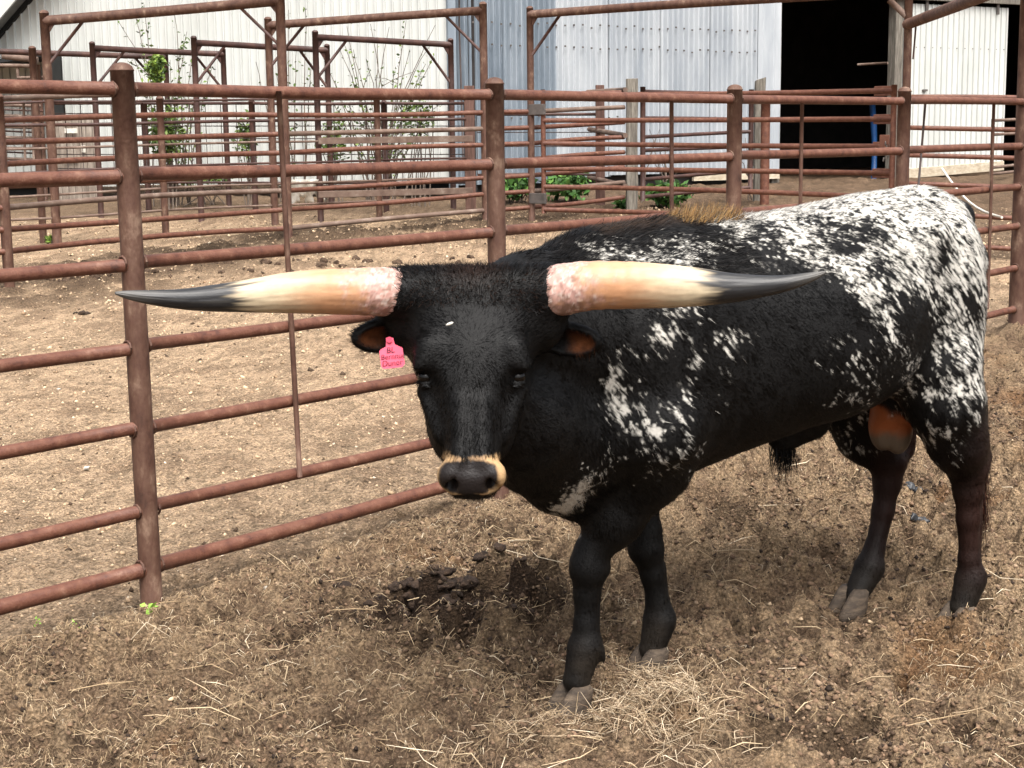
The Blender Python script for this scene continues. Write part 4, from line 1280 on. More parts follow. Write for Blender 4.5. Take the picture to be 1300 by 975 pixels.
# torso
loft((0, 0, 0), (1, 0, 0), (0, 1, 0), (0, 0, 1), [
    (-1.37, 1.07, 0.86, 0.05, 0), (-1.33, 1.17, 0.80, 0.085, 0), (-1.27, 1.265, 0.77, 0.13, 0), (-1.20, 1.325, 0.755, 0.18, 0), (-1.05, 1.343, 0.74, 0.235, -0.02),
    (-0.90, 1.335, 0.715, 0.275, -0.05), (-0.72, 1.31, 0.68, 0.305, -0.06), (-0.50, 1.288, 0.64, 0.315, -0.06), (-0.28, 1.278, 0.595, 0.30, -0.05),
    (-0.08, 1.268, 0.545, 0.275, -0.04), (0.08, 1.245, 0.52, 0.24, -0.05), (0.20, 1.16, 0.555, 0.20, -0.05), (0.30, 1.03, 0.62, 0.13, 0)], 0.02, pw=2.25)
# neck towards the turned head
PW = np.array([-0.093, 3.63, 1.13])                    # poll, world
HAX = np.array([0.0, -0.57, -0.82]); HAX /= np.linalg.norm(HAX)
HLT = np.array([1.0, 0.03, 0.0]); HLT /= np.linalg.norm(HLT); HLT -= HAX * (HLT @ HAX); HLT /= np.linalg.norm(HLT)
HUP = np.cross(HAX, HLT)
if HUP[2] < 0: HUP = -HUP
def H(t, l, n): return w2l(PW + HAX * t + HLT * l + HUP * n)
hax, hlt, hup = wd2l(HAX), wd2l(HLT), wd2l(HUP)
def NW(x, y, z): return w2l((x, y, z))
chain([(*NW(-0.06, 3.76, 1.02), 0.135), (*NW(0.03, 3.95, 0.985), 0.19), (0.10, 0.03, 0.98, 0.25)], 0.06)
chain([(*NW(-0.05, 3.74, 1.075), 0.08), (*NW(0.04, 3.92, 1.105), 0.10), (0.12, 0.0, 1.125, 0.11), (-0.15, 0, 1.16, 0.11)], 0.06)
chain([(*NW(-0.06, 3.66, 0.88), 0.10), (*NW(0.02, 3.80, 0.80), 0.13), (*NW(0.12, 3.98, 0.74), 0.16), (0.10, 0.03, 0.70, 0.17)], 0.06)
chain([(*NW(-0.03, 3.70, 0.79), 0.055), (*NW(0.04, 3.86, 0.69), 0.062), (*NW(0.12, 4.00, 0.60), 0.065), (0.14, 0.03, 0.575, 0.085), (0.02, 0, 0.60, 0.09)], 0.06)
# shoulders, upper arms, brisket
for sd_ in (1, -1):
    ell((-0.03, sd_ * 0.215, 0.90), (0.19, 0.085, 0.30), [(0.97, 0, 0.24), (0, 1, 0), (-0.24, 0, 0.97)], 0.06)
    ell((-0.62, sd_ * 0.205, 0.94), (0.28, 0.13, 0.22), None, 0.06)
    cone((-0.97, sd_ * 0.195, 1.215), (-0.91, sd_ * 0.18, 1.10), 0.05, 0.045, 0.07)      # hook bone
    cone((-1.25, sd_ * 0.085, 1.12), (-1.15, sd_ * 0.10, 1.2), 0.06, 0.065, 0.06)           # pin bone
    ell((-1.05, sd_ * 0.155, 0.97), (0.165, 0.105, 0.29), [(0.97, 0, 0.24), (0, 1, 0), (-0.24, 0, 0.97)], 0.05)
    cone((-1.145, sd_ * 0.115, 1.0), (-1.15, sd_ * 0.16, 0.70), 0.10, 0.075, 0.05)
cone(w2l((-0.258, 3.605, 1.150)), w2l((0.080, 3.635, 1.148)), 0.064, 0.066, 0.03)
cone((-1.10, 0, 1.27), (-1.30, 0, 1.255), 0.06, 0.045, 0.06)
# left foreleg (forward)
chain([(0.03, 0.20, 0.74, 0.14), (0.0, 0.155, 0.63, 0.098), (0.08, 0.10, 0.48, 0.066), (0.130, 0.07, 0.40, 0.047)], 0.04)
chain([(0.130, 0.07, 0.40, 0.047), (0.140, 0.065, 0.345, 0.048), (0.146, 0.06, 0.28, 0.034), (0.150, 0.06, 0.19, 0.030), (0.150, 0.06, 0.130, 0.043), (0.156, 0.06, 0.112, 0.041), (0.166, 0.06, 0.080, 0.037), (0.180, 0.06, 0.035, 0.039)], 0.02)
ell((0.150, 0.068, 0.358), (0.046, 0.044, 0.055), None, 0.02)
ell((0.098, 0.066, 0.345), (0.020, 0.026, 0.030), None, 0.015)
cone((0.115, 0.06, 0.30), (0.124, 0.06, 0.15), 0.015, 0.015, 0.012)
cone((0.122, 0.04, 0.112), (0.112, 0.035, 0.09), 0.016, 0.009, 0.012)
cone((0.122, 0.085, 0.112), (0.112, 0.09, 0.09), 0.016, 0.009, 0.012)
# right foreleg (behind)
chain([(-0.02, -0.20, 0.72, 0.13), (-0.07, -0.16, 0.60, 0.10), (-0.115, -0.09, 0.47, 0.064), (-0.135, -0.06, 0.39, 0.046)], 0.04)
chain([(-0.135, -0.06, 0.39, 0.046), (-0.14, -0.055, 0.33, 0.046), (-0.155, -0.05, 0.26, 0.033), (-0.172, -0.05, 0.17, 0.030), (-0.182, -0.05, 0.12, 0.044), (-0.178, -0.05, 0.10, 0.041), (-0.168, -0.05, 0.07, 0.037), (-0.155, -0.05, 0.03, 0.038)], 0.02)
ell((-0.128, -0.058, 0.348), (0.044, 0.043, 0.054), None, 0.02)
cone((-0.185, -0.05, 0.28), (-0.20, -0.05, 0.14), 0.015, 0.015, 0.012)
# left hind
chain([(-1.05, 0.18, 0.80, 0.125), (-1.06, 0.20, 0.70, 0.105), (-1.115, 0.20, 0.58, 0.08), (-1.175, 0.19, 0.49, 0.060)], 0.05)
chain([(-1.17, 0.165, 0.68, 0.065), (-1.225, 0.185, 0.53, 0.034)], 0.05)
chain([(-1.175, 0.19, 0.49, 0.058), (-1.18, 0.19, 0.42, 0.043), (-1.185, 0.19, 0.33, 0.033), (-1.195, 0.19, 0.20, 0.030), (-1.207, 0.19, 0.14, 0.044), (-1.200, 0.19, 0.12, 0.041), (-1.187, 0.19, 0.085, 0.037), (-1.170, 0.19, 0.045, 0.038)], 0.02)
cone((-1.18, 0.19, 0.47), (-1.235, 0.19, 0.515), 0.038, 0.025, 0.02)
cone((-1.225, 0.19, 0.44), (-1.225, 0.19, 0.15), 0.016, 0.016, 0.012)
cone((-1.235, 0.19, 0.11), (-1.25, 0.19, 0.09), 0.018, 0.012, 0.015)
# right hind
chain([(-1.03, -0.17, 0.80, 0.13), (-1.02, -0.18, 0.68, 0.105), (-1.08, -0.165, 0.55, 0.080), (-1.155, -0.13, 0.455, 0.057)], 0.05)
chain([(-1.22, -0.15, 0.66, 0.065), (-1.235, -0.135, 0.50, 0.034)], 0.05)
chain([(-1.155, -0.13, 0.455, 0.056), (-1.15, -0.125, 0.39, 0.043), (-1.13, -0.12, 0.30, 0.033), (-1.09, -0.115, 0.18, 0.030), (-1.068, -0.11, 0.125, 0.044), (-1.056, -0.11, 0.105, 0.041), (-1.032, -0.108, 0.075, 0.037), (-1.006, -0.105, 0.04, 0.038)], 0.02)
cone((-1.16, -0.13, 0.44), (-1.225, -0.13, 0.485), 0.038, 0.025, 0.02)
cone((-1.19, -0.125, 0.40), (-1.10, -0.113, 0.14), 0.016, 0.016, 0.012)
# sheath, scrotum, tail
cone((-0.70, 0.0, 0.66), (-0.59, 0.0, 0.61), 0.06, 0.035, 0.06)
cone((-0.98, 0.03, 0.74), (-1.0, 0.035, 0.66), 0.05, 0.06, 0.04)
ell((-0.986, 0.018, 0.622), (0.046, 0.046, 0.083), None, 0.012)
ell((-1.018, 0.048, 0.617), (0.046, 0.046, 0.088), None, 0.009)
chain([(-1.30, 0, 1.24, 0.04), (-1.36, -0.01, 1.15, 0.030), (-1.375, -0.02, 1.0, 0.025), (-1.37, -0.02, 0.75, 0.020), (-1.39, 0.0, 0.52, 0.016)], 0.03)

# head
loft(w2l(PW), hax, hlt, hup, [
    (-0.055, -0.01, -0.11, 0.095, 0), (-0.03, 0.035, -0.14, 0.145, 0), (0.02, 0.062, -0.17, 0.162, 0), (0.085, 0.074, -0.20, 0.152, 0.05), (0.15, 0.070, -0.21, 0.134, 0.08),
    (0.21, 0.056, -0.20, 0.114, 0.08), (0.27, 0.036, -0.17, 0.088, 0.04), (0.34, 0.020, -0.135, 0.066, 0), (0.40, 0.010, -0.108, 0.061, 0), (0.435, 0.004, -0.100, 0.064, 0), (0.460, -0.010, -0.094, 0.057, 0), (0.472, -0.03, -0.085, 0.042, 0)], 0.03, pw=2.6)
for sd_ in (1, -1):
    cone(H(0.035, sd_ * 0.10, -0.05), H(0.035, sd_ * 0.165, -0.055), 0.072, 0.063, 0.04)     # horn bosses
    cone(H(0.15, sd_ * 0.10, 0.045), H(0.20, sd_ * 0.112, 0.025), 0.028, 0.026, 0.03)        # brow ridges
    ell(H(0.27, sd_ * 0.060, -0.09), (0.09, 0.045, 0.06), [hax, hlt, hup], 0.04)             # cheeks
    ell(H(0.437, sd_ * 0.048, -0.026), (0.030, 0.030, 0.034), [hax, hlt, hup], 0.02)          # nostril wings
ell(H(0.45, 0, -0.042), (0.030, 0.052, 0.038), [hax, hlt, hup], 0.02)                        # nose pad
cone(H(0.425, -0.028, -0.098), H(0.425, 0.028, -0.098), 0.026, 0.026, 0.02)                      # chin
for sd_ in (1, -1):
    ax1 = hax * 0.82 + hlt * sd_ * 0.5 + hup * 0.1; ax1 /= np.linalg.norm(ax1)
    ell(H(0.468, sd_ * 0.045, -0.026), (0.036, 0.013, 0.024), [hax, hlt * 0.9 + hup * sd_ * 0.35, hup * 0.9 - hlt * sd_ * 0.35], 0.005, sub=True)
    ell(H(0.203, sd_ * 0.124, 0.016), (0.024, 0.016, 0.016), [hax, hlt, hup], 0.01, sub=True)     # eye sockets
cone(H(0.497, -0.05, -0.088), H(0.497, 0.05, -0.088), 0.006, 0.006, 0.004) if False else None

for sd_ in (1, -1):
    ell(H(0.285, sd_ * 0.105, 0.035), (0.075, 0.030, 0.035), [hax, hlt, hup], 0.03, sub=True)          # hollow below the eye
    cone(H(0.225, sd_ * 0.112, -0.03), H(0.33, sd_ * 0.074, -0.045), 0.016, 0.012, 0.02)              # facial crest
    cone(H(0.168, sd_ * 0.092, 0.042), H(0.196, sd_ * 0.122, 0.018), 0.010, 0.007, 0.014)             # upper lid
    cone(H(0.236, sd_ * 0.098, 0.016), H(0.216, sd_ * 0.120, 0.002), 0.006, 0.005, 0.012)             # lower lid
cone(H(0.28, -0.022, 0.022), H(0.41, -0.026, 0.0), 0.020, 0.018, 0.02)
cone(H(0.28, 0.022, 0.022), H(0.41, 0.026, 0.0), 0.020, 0.018, 0.02)
# ears: cupped leaves
EAR = []
for (tip, base, sgn) in ((at(447, 430, 3.60), at(535, 420, 3.70), -1), (at(764, 436, 3.64), at(680, 425, 3.72), 1)):
    a = w2l(base); b = w2l(tip); axx = (b - a); L_ = np.linalg.norm(axx); axx /= L_
    fr = wd2l((0.0 + 0.12 * sgn, -1.0, -0.18)); fr -= axx * (fr @ axx); fr /= np.linalg.norm(fr)
    sdv = np.cross(axx, fr)
    c = a + axx * L_ * 0.53
    ell(c, (L_ * 0.48, 0.027, 0.044), [axx, fr, sdv], 0.012)
    cone(a - axx * 0.01, a + axx * 0.05, 0.036, 0.028, 0.03)
    ci = c + axx * 0.012 + fr * 0.024
    ell(ci, (L_ * 0.37, 0.026, 0.031), [axx, fr, sdv], 0.006, sub=True)
    EAR.append((c, ci, axx, fr, sdv, L_))

# small muscle / skin relief
s_all = (slice(None),) * 3
def surface_nets(D):
    ins = D < 0
    nx_, ny_, nz_ = D.shape
    c = np.zeros((nx_ - 1, ny_ - 1, nz_ - 1), np.uint8)
    for i in (0, 1):
        for j in (0, 1):
            for k in (0, 1):
                c += ins[i:nx_ - 1 + i, j:ny_ - 1 + j, k:nz_ - 1 + k]
    act = (c > 0) & (c < 8)
    I = np.argwhere(act)
    idm = np.full(act.shape, -1, np.int64); idm[act] = np.arange(len(I))
    acc = np.zeros((len(I), 3)); cnt = np.zeros(len(I))
    corners = [(i, j, k) for i in (0, 1) for j in (0, 1) for k in (0, 1)]
    val = {q: D[I[:, 0] + q[0], I[:, 1] + q[1], I[:, 2] + q[2]].astype(float) for q in corners}
    for q in corners:
        for a in range(3):
            if q[a] == 0:
                r = list(q); r[a] = 1; r = tuple(r)
                v0, v1 = val[q], val[r]
                m = (v0 < 0) != (v1 < 0)
                t = np.where(m, v0 / np.where(m, v0 - v1, 1), 0)
                p = np.tile(np.array(q, float), (len(I), 1)); p[:, a] += t
                acc += p * m[:, None]; cnt += m
    V = (I + acc / cnt[:, None]) * VX + lo
    F = []
    for a in range(3):
        b, c2 = (a + 1) % 3, (a + 2) % 3
        sl0 = [slice(None)] * 3; sl1 = [slice(None)] * 3
        sl0[a] = slice(0, -1); sl1[a] = slice(1, None)
        ch = ins[tuple(sl0)] != ins[tuple(sl1)]
        E = np.argwhere(ch)
        ok = (E[:, b] > 0) & (E[:, c2] > 0) & (E[:, b] < D.shape[b] - 1) & (E[:, c2] < D.shape[c2] - 1)
        E = E[ok]
        def cid(db, dc):
            q = E.copy(); q[:, b] -= db; q[:, c2] -= dc
            return idm[q[:, 0], q[:, 1], q[:, 2]]
        quad = np.stack([cid(1, 1), cid(0, 1), cid(0, 0), cid(1, 0)], 1)
        fl = ~ins[E[:, 0], E[:, 1], E[:, 2]]
        quad[fl] = quad[fl][:, ::-1]
        F.append(quad)
    return V, np.concatenate(F)
BV, BFc = surface_nets(D)
# light smoothing of the stair steps
def vert_smooth(V, F, it, lam):
    n = len(V)
    e0 = np.concatenate([F[:, i] for i in range(4)]); e1 = np.concatenate([F[:, (i + 1) % 4] for i in range(4)])
    deg = np.bincount(e0, minlength=n) + np.bincount(e1, minlength=n)
    for _ in range(it):
        for w_ in (lam, -lam * 1.03):
            S = np.stack([np.bincount(e0, V[e1, a], n) + np.bincount(e1, V[e0, a], n) for a in range(3)], 1) / deg[:, None]
            V = V + w_ * (S - V)
    return V
BV = vert_smooth(BV, BFc, 4, 0.5)
def vert_normals(V, F):
    d1 = V[F[:, 2]] - V[F[:, 0]]; d2 = V[F[:, 3]] - V[F[:, 1]]
    fn = np.cross(d1, d2)
    N = np.zeros_like(V)
    for i in range(4):
        for a in range(3):
            N[:, a] += np.bincount(F[:, i], fn[:, a], len(V))
    return N / (np.linalg.norm(N, axis=1)[:, None] + 1e-12), np.linalg.norm(fn, axis=1) / 2
BN, FA = vert_normals(BV, BFc)
# skin folds on neck and dewlap
nk = np.exp(-((BV[:, 0] - 0.28) / 0.2) ** 2) * smooth(0.5, 0.7, BV[:, 2]) * 0.0
print('bull verts', len(BV), 'faces', len(BFc))

# ---- coat
def headc(P):
    q = P - w2l(PW)
    return q @ hax, q @ hlt, q @ hup
def pts_sz(lst, l=0.27): return np.array([slz(x, y, l) for x, y in lst])
ROAN = pts_sz([(925, 240), (925, 284), (960, 306), (1012, 330), (1058, 352), (1088, 398), (1108, 440), (1125, 478), (1165, 500), (1215, 510), (1300, 520), (1300, 200)])
BAND = pts_sz([(770, 318), (800, 305), (850, 312), (900, 300), (935, 296), (975, 318), (1000, 335), (940, 345), (860, 350), (790, 345)], 0.25)
SPOT = [(776, 478, 12, 28, .9), (795, 520, 20, 36, .8), (812, 545, 18, 26, .8), (822, 585, 14, 22, .65), (828, 425, 20, 16, .75), (855, 400, 22, 14, .7), (920, 432, 20, 14, .8), (862, 497, 10, 20, .6),
        (848, 560, 9, 26, .7), (714, 628, 15, 34, 1.25), (725, 590, 14, 26, .4), (1055, 455, 40, 22, .45), (1085, 480, 25, 30, .45), (845, 525, 14, 14, .6), (880, 560, 10, 14, .5), (1030, 432, 14, 8, .5),
        (870, 460, 16, 20, .45), (905, 480, 20, 20, .3), (800, 440, 14, 20, .35), (745, 690, 6, 6, .6), (1195, 545, 22, 40, .5), (1200, 590, 14, 14, .5), (1220, 520, 18, 16, .6), (1060, 500, 40, 16, .3), (880, 600, 14, 10, .4)]
BLK = [(1075, 312, 34, 18, .55), (1118, 300, 26, 12, .5), (1155, 425, 34, 34, .75), (1200, 335, 16, 30, .5), (1228, 390, 10, 16, .6), (1130, 395, 22, 24, .6), (1000, 300, 22, 16, .5), (945, 330, 26, 10, .7), (1180, 470, 26, 18, .5), (930, 292, 30, 9, .6), (1105, 350, 22, 14, .4), (1060, 285, 18, 8, .4)]
def inpoly(S, Z, poly):
    c = np.zeros(len(S), bool)
    j = len(poly) - 1
    for i in range(len(poly)):
        xi, zi = poly[i]; xj, zj = poly[j]
        m = ((zi > Z) != (zj > Z)) & (S < (xj - xi) * (Z - zi) / (zj - zi + 1e-12) + xi)
        c ^= m; j = i
    return c
def poly_soft(S, Z, poly, w_):
    pl = np.vstack([poly, poly[:1]])
    d = poly_dist(S, Z, pl)
    ins = inpoly(S, Z, poly)
    return smooth(-w_, w_, np.where(ins, d, -d))
fl_dir = np.array([-0.62, 0, -0.78]); fl_dir /= np.linalg.norm(fl_dir)
fl_per = np.array([-0.78, 0, 0.62]); 
def coat(P):
    """linear rgb of the coat at local points"""
    n = len(P)
    S, Lq, Z = P[:, 0], P[:, 1], P[:, 2]
    wob = 0.03 * fbm(P * 7.0, 2, seed=5)
    S2, Z2 = S + wob, Z + 0.03 * fbm(P * 7.0 + 40, 2, seed=6)
    dens = (0.63 + 0.10 * smooth(0.95, 1.2, Z2)) * poly_soft(S2, Z2, ROAN, 0.04)
    dens = np.maximum(dens, 0.50 * poly_soft(S2, Z2, BAND, 0.03))
    for (x, y, rx, ry, wg) in SPOT:
        s0, z0 = slz(x, y, 0.25 if x > 760 else 0.12)
        dens = np.maximum(dens, wg * 0.82 * np.exp(-((S2 - s0) / (rx * 0.0028)) ** 2 - ((Z2 - z0) / (ry * 0.0025)) ** 2))
    for (x, y, rx, ry, wg) in BLK:
        s0, z0 = slz(x, y, 0.25)
        dens = dens - wg * np.exp(-((S2 - s0) / (rx * 0.0026)) ** 2 - ((Z2 - z0) / (ry * 0.0024)) ** 2)
    # the white patch on the brisket sits low at the front
    t, l, u = headc(P)
    head = (t > -0.12) & (u > -0.30) & (np.abs(l) < 0.42) & (t < 0.56) & (S > 0.42)
    dens = np.where(head, 0, dens)
    q = np.stack([P @ fl_dir * 20, P @ fl_per * 60, Lq * 55], 1) + 0.6 * np.stack([fbm(P * 18 + 5, 2, seed=57), fbm(P * 18 + 9, 2, seed=58), fbm(P * 18 + 13, 2, seed=59)], 1)
    q2 = np.stack([P @ fl_dir * 50, P @ fl_per * 150, Lq * 140], 1)
    q3 = np.stack([P @ fl_dir * 90, P @ fl_per * 420, Lq * 400], 1)
    nz = 0.30 * fbm(q, 2, 0.5, seed=51) + 0.44 * vnoise(q2, 53) + 0.36 * vnoise(q3, 54)
    thr = 0.52 - 0.90 * dens
    white = smooth(thr - 0.06, thr + 0.20, nz) * (dens > 0.04)
    # base black with brown tinge low on the hind legs and along the spine
    blk = np.tile(np.array([0.0016, 0.0014, 0.00135]), (n, 1))
    brown = np.array([0.028, 0.0085, 0.0048])
    bm_ = smooth(-0.95, -1.25, S) * smooth(0.72, 0.55, Z) * smooth(0.05, 0.3, Z) * (0.55 + 0.45 * fbm(P * 9, 2, seed=8))
    bm_ = np.maximum(bm_, smooth(0.0, 0.02, 0.0 * S + (S < -1.335) * (Z < 0.85) * 0.03) * 0.8)
    blk = blk + (brown - blk) * np.clip(bm_, 0, 1)[:, None]
    pol = smooth(0.04, -0.03, t) * head * smooth(0.10, 0.0, np.abs(l)) * 0.7
    blk = blk + (np.array([0.015, 0.0068, 0.004]) - blk) * pol[:, None]
    spine = smooth(0.10, 0.02, np.abs(Lq)) * smooth(1.16, 1.24, Z) * smooth(-0.75, -0.35, S) * (S < 0.1) * 0.8
    blk = blk + (np.array([0.035, 0.02, 0.011]) - blk) * spine[:, None]
    wc = np.array([0.47, 0.45, 0.405])
    c = blk + (wc - blk) * white[:, None]
    # dusty lower legs
    dust = smooth(0.22, 0.03, Z) * (0.35 + 0.4 * fbm(P * 20, 2, seed=12))
    c = c + (np.array([0.05, 0.038, 0.027]) - c) * np.clip(dust * 0.6, 0, 1)[:, None]
    # bare skin
    skin = np.zeros(n)
    ds = np.minimum(np.sqrt(((S + 0.986) / .053) ** 2 + ((Lq - .018) / .053) ** 2 + ((Z - .622) / .091) ** 2), np.sqrt(((S + 1.018) / .053) ** 2 + ((Lq - .048) / .053) ** 2 + ((Z - .617) / .096) ** 2))
    sm_ = smooth(1.45, 1.2, ds) * smooth(0.722, 0.695, Z)
    sc_ = np.array([0.22, 0.062, 0.02]) + (np.array([0.085, 0.062, 0.043]) - np.array([0.22, 0.062, 0.02])) * smooth(0.622, 0.578, Z + 0.014 * fbm(P * 40, 2, seed=4))[:, None]
    c = c + (sc_ - c) * sm_[:, None]; skin = np.maximum(skin, sm_)
    # muzzle: tan ring, dark wet pad
    Wx = BO3[0] + P @ np.array([BF[0], BL[0], 0]); Wz = P[:, 2]
    nc = at(594, 609, 3.33)
    ex = (Wx - nc[0]); ez = (Wz - nc[2]) + 0.004 * vnoise(P * 50, 3)
    lip = 0.010 * np.clip(np.abs(ex) / 0.05, 0, 1)
    ro = (np.abs(ex) / 0.084) ** 2.6 + (np.abs(ez + 0.003) / (0.040 + lip)) ** 2.6
    ring = smooth(1.15, 0.9, ro) * (t > 0.37) * head * smooth(-0.125, -0.10, u)
    tanc = np.array([0.36, 0.23, 0.115])
    tp_ = smooth(0.02, 0.03, ez) * smooth(0.045, 0.03, np.abs(ex)) * (0.55 + 0.3 * vnoise(P * 70, 9))     # browner over the nose
    rc = tanc + (np.array([0.17, 0.105, 0.06]) - tanc) * np.clip(tp_, 0, 1)[:, None]
    c = c + (rc - c) * ring[:, None]; skin = np.maximum(skin, ring * 0.5)
    pr = (np.abs(ex) / (0.068 - 0.10 * np.clip(-ez - 0.01, 0, 0.05))) ** 3 + (np.abs(ez + 0.007) / 0.040) ** 3
    pad = smooth(1.12, 0.88, pr) * (t > 0.38) * head
    c = c + (np.array([0.012, 0.0095, 0.009]) - c) * pad[:, None]; skin = np.maximum(skin, pad)
    # inside of the ears
    for (cc, ci, axx, fr, sdv, L_) in EAR:
        q = P - ci
        e = (q @ axx / (L_ * .36)) ** 2 + (q @ fr / .028) ** 2 + (q @ sdv / .030) ** 2
        m = smooth(1.12, 0.9, e) * smooth(-0.2, 0.4, (q @ axx) / (L_ * .36) + 0.25)
        c = c + (np.array([0.075, 0.025, 0.009]) * (1 + 0.5 * vnoise(P * 90, 33))[:, None] - c) * m[:, None]
        skin = np.maximum(skin, m * 0.6)
    return c, skin, head

bull = empty('bull', (BO3[0], BO3[1], 0.0), 'black longhorn bull with white speckled rump and wide pale horns, facing the camera', 'bull', rz=math.atan2(BF[1], BF[0]))
bc, bskin, bhead = coat(BV)
m, n_, l_, b_ = new_mat('bull_coat')
a_ = n_.new('ShaderNodeAttribute'); a_.attribute_name = 'col'
a2 = n_.new('ShaderNodeAttribute'); a2.attribute_name = 'skin'
l_.new(a_.outputs['Color'], b_.inputs['Base Color'])
mr = n_.new('ShaderNodeMapRange'); mr.inputs['To Min'].default_value = 0.62; mr.inputs['To Max'].default_value = 0.42
l_.new(a2.outputs['Fac'], mr.inputs['Value']); l_.new(mr.outputs[0], b_.inputs['Roughness'])
b_.inputs['Specular IOR Level'].default_value = 0.18
tc_ = n_.new('ShaderNodeTexCoord'); tn = n_.new('ShaderNodeTexNoise'); tn.inputs['Scale'].default_value = 170; tn.inputs['Detail'].default_value = 4
bp = n_.new('ShaderNodeBump'); bp.inputs['Strength'].default_value = 0.35; bp.inputs['Distance'].default_value = 0.004
l_.new(tc_.outputs['Object'], tn.inputs['Vector']); l_.new(tn.outputs['Fac'], bp.inputs['Height']); l_.new(bp.outputs[0], b_.inputs['Normal'])
MAT['coat'] = m
body = mesh_np('body', BV, BFc, 'coat', bull, True, bc)
at_ = body.data.attributes.new('skin', 'FLOAT', 'POINT'); at_.data.foreach_set('value', bskin.astype(np.float32))

# ---- short hair all over the coat
def tangent(d, N):
    d = d - N * np.sum(d * N, 1)[:, None]
    return d / (np.linalg.norm(d, axis=1)[:, None] + 1e-9)
NH = 330000
fi = rng.choice(len(BFc), NH, p=FA / FA.sum())
uv = rng.random((NH, 2))
q = BFc[fi]
def bil(A): return (A[q[:, 0]] * ((1 - uv[:, 0]) * (1 - uv[:, 1]))[:, None] + A[q[:, 1]] * (uv[:, 0] * (1 - uv[:, 1]))[:, None] + A[q[:, 2]] * (uv[:, 0] * uv[:, 1])[:, None] + A[q[:, 3]] * ((1 - uv[:, 0]) * uv[:, 1])[:, None])
HP = bil(BV); HN = bil(BN); HN /= np.linalg.norm(HN, axis=1)[:, None]
hc, hskin, hh_ = coat(HP)
keep = (hskin < 0.35) & (HP[:, 2] > 0.03)
HP, HN, hc, hh_ = HP[keep], HN[keep], hc[keep], hh_[keep]
nH = len(HP)
t_, l2_, u2_ = headc(HP)
fl = np.tile(np.array([-0.75, 0.0, -0.66]), (nH, 1))
front = smooth(0.05, 0.35, HP[:, 0])
fl += front[:, None] * np.array([0.25, 0.0, -0.5])
legm = HP[:, 2] < 0.5
fl[legm] = [-0.1, 0, -1.0]
# head: hair radiates from a whorl between the eyes
wh = hax[None] * (t_ - 0.155)[:, None] + hlt[None] * l2_[:, None]
wh = wh / (np.linalg.norm(wh, axis=1)[:, None] + 0.02)
fl = np.where(hh_[:, None], wh, fl)
fl += 0.28 * np.stack([fbm(HP * 14 + 7 * i, 2, seed=60 + i) for i in range(3)], 1)
fl = tangent(fl + rng.normal(0, 0.16, (nH, 3)), HN)
ln = rng.gamma(8, 0.0021, nH) * (0.75 + 0.5 * (vnoise(HP * 30, 71)))
ln = np.where(hh_, ln * 0.95 + 0.012 * smooth(0.06, -0.03, t_), ln)
crest = smooth(0.12, 0.03, np.abs(HP[:, 1])) * smooth(1.15, 1.24, HP[:, 2]) * smooth(-0.7, -0.3, HP[:, 0]) * (HP[:, 0] < 0.3)
ln = ln * (1 + 0.5 * crest)
ln = np.where(HP[:, 2] < 0.45, ln * 0.55, ln)
lift = rng.uniform(0.10, 0.32, nH) + 0.25 * crest + np.where(hh_, 0.08, 0)
wdv = np.cross(HN, fl); wdv += HN * rng.normal(0, 0.35, (nH, 1)); wdv /= np.linalg.norm(wdv, axis=1)[:, None]
hw = rng.uniform(0.0006, 0.0011, nH)[:, None]
root = HP - HN * 0.001
midp = HP + fl * (ln * 0.55)[:, None] + HN * (ln * lift * 0.7)[:, None]
tip = HP + fl * ln[:, None] + HN * (ln * lift * 0.75)[:, None] + rng.normal(0, 0.0012, (nH, 3))
HV = np.stack([root - wdv * hw, root + wdv * hw, tip], 1).reshape(-1, 3)
HF = np.arange(nH * 3).reshape(-1, 3)
hcv = hc * rng.uniform(0.75, 1.3, (nH, 1))
hm = attr_mat('bull_hair', rough=0.48, spec=0.11)
hmn = attr_mat('bull_short_hair', rough=0.40, spec=0.12)
_n, _l = hmn.node_tree.nodes, hmn.node_tree.links
_a = _n.new('ShaderNodeAttribute'); _a.attribute_name = 'lie'
_v = _n.new('ShaderNodeVectorTransform'); _v.vector_type = 'NORMAL'; _v.convert_from = 'OBJECT'; _v.convert_to = 'WORLD'
_l.new(_a.outputs['Vector'], _v.inputs[0]); _l.new(_v.outputs[0], _n['Principled BSDF'].inputs['Normal'])
hair = mesh_np('short_hair', HV, HF, hmn, bull, True, np.repeat(hcv, 3, 0))
lie = HN + 0.13 * rng.normal(0, 1, (nH, 3)) + 0.25 * fl; lie /= np.linalg.norm(lie, axis=1)[:, None]
_at = hair.data.attributes.new('lie', 'FLOAT_VECTOR', 'POINT'); _at.data.foreach_set('vector', np.repeat(lie, 3, 0).astype(np.float32).ravel())
tag(hair, kind='stuff')

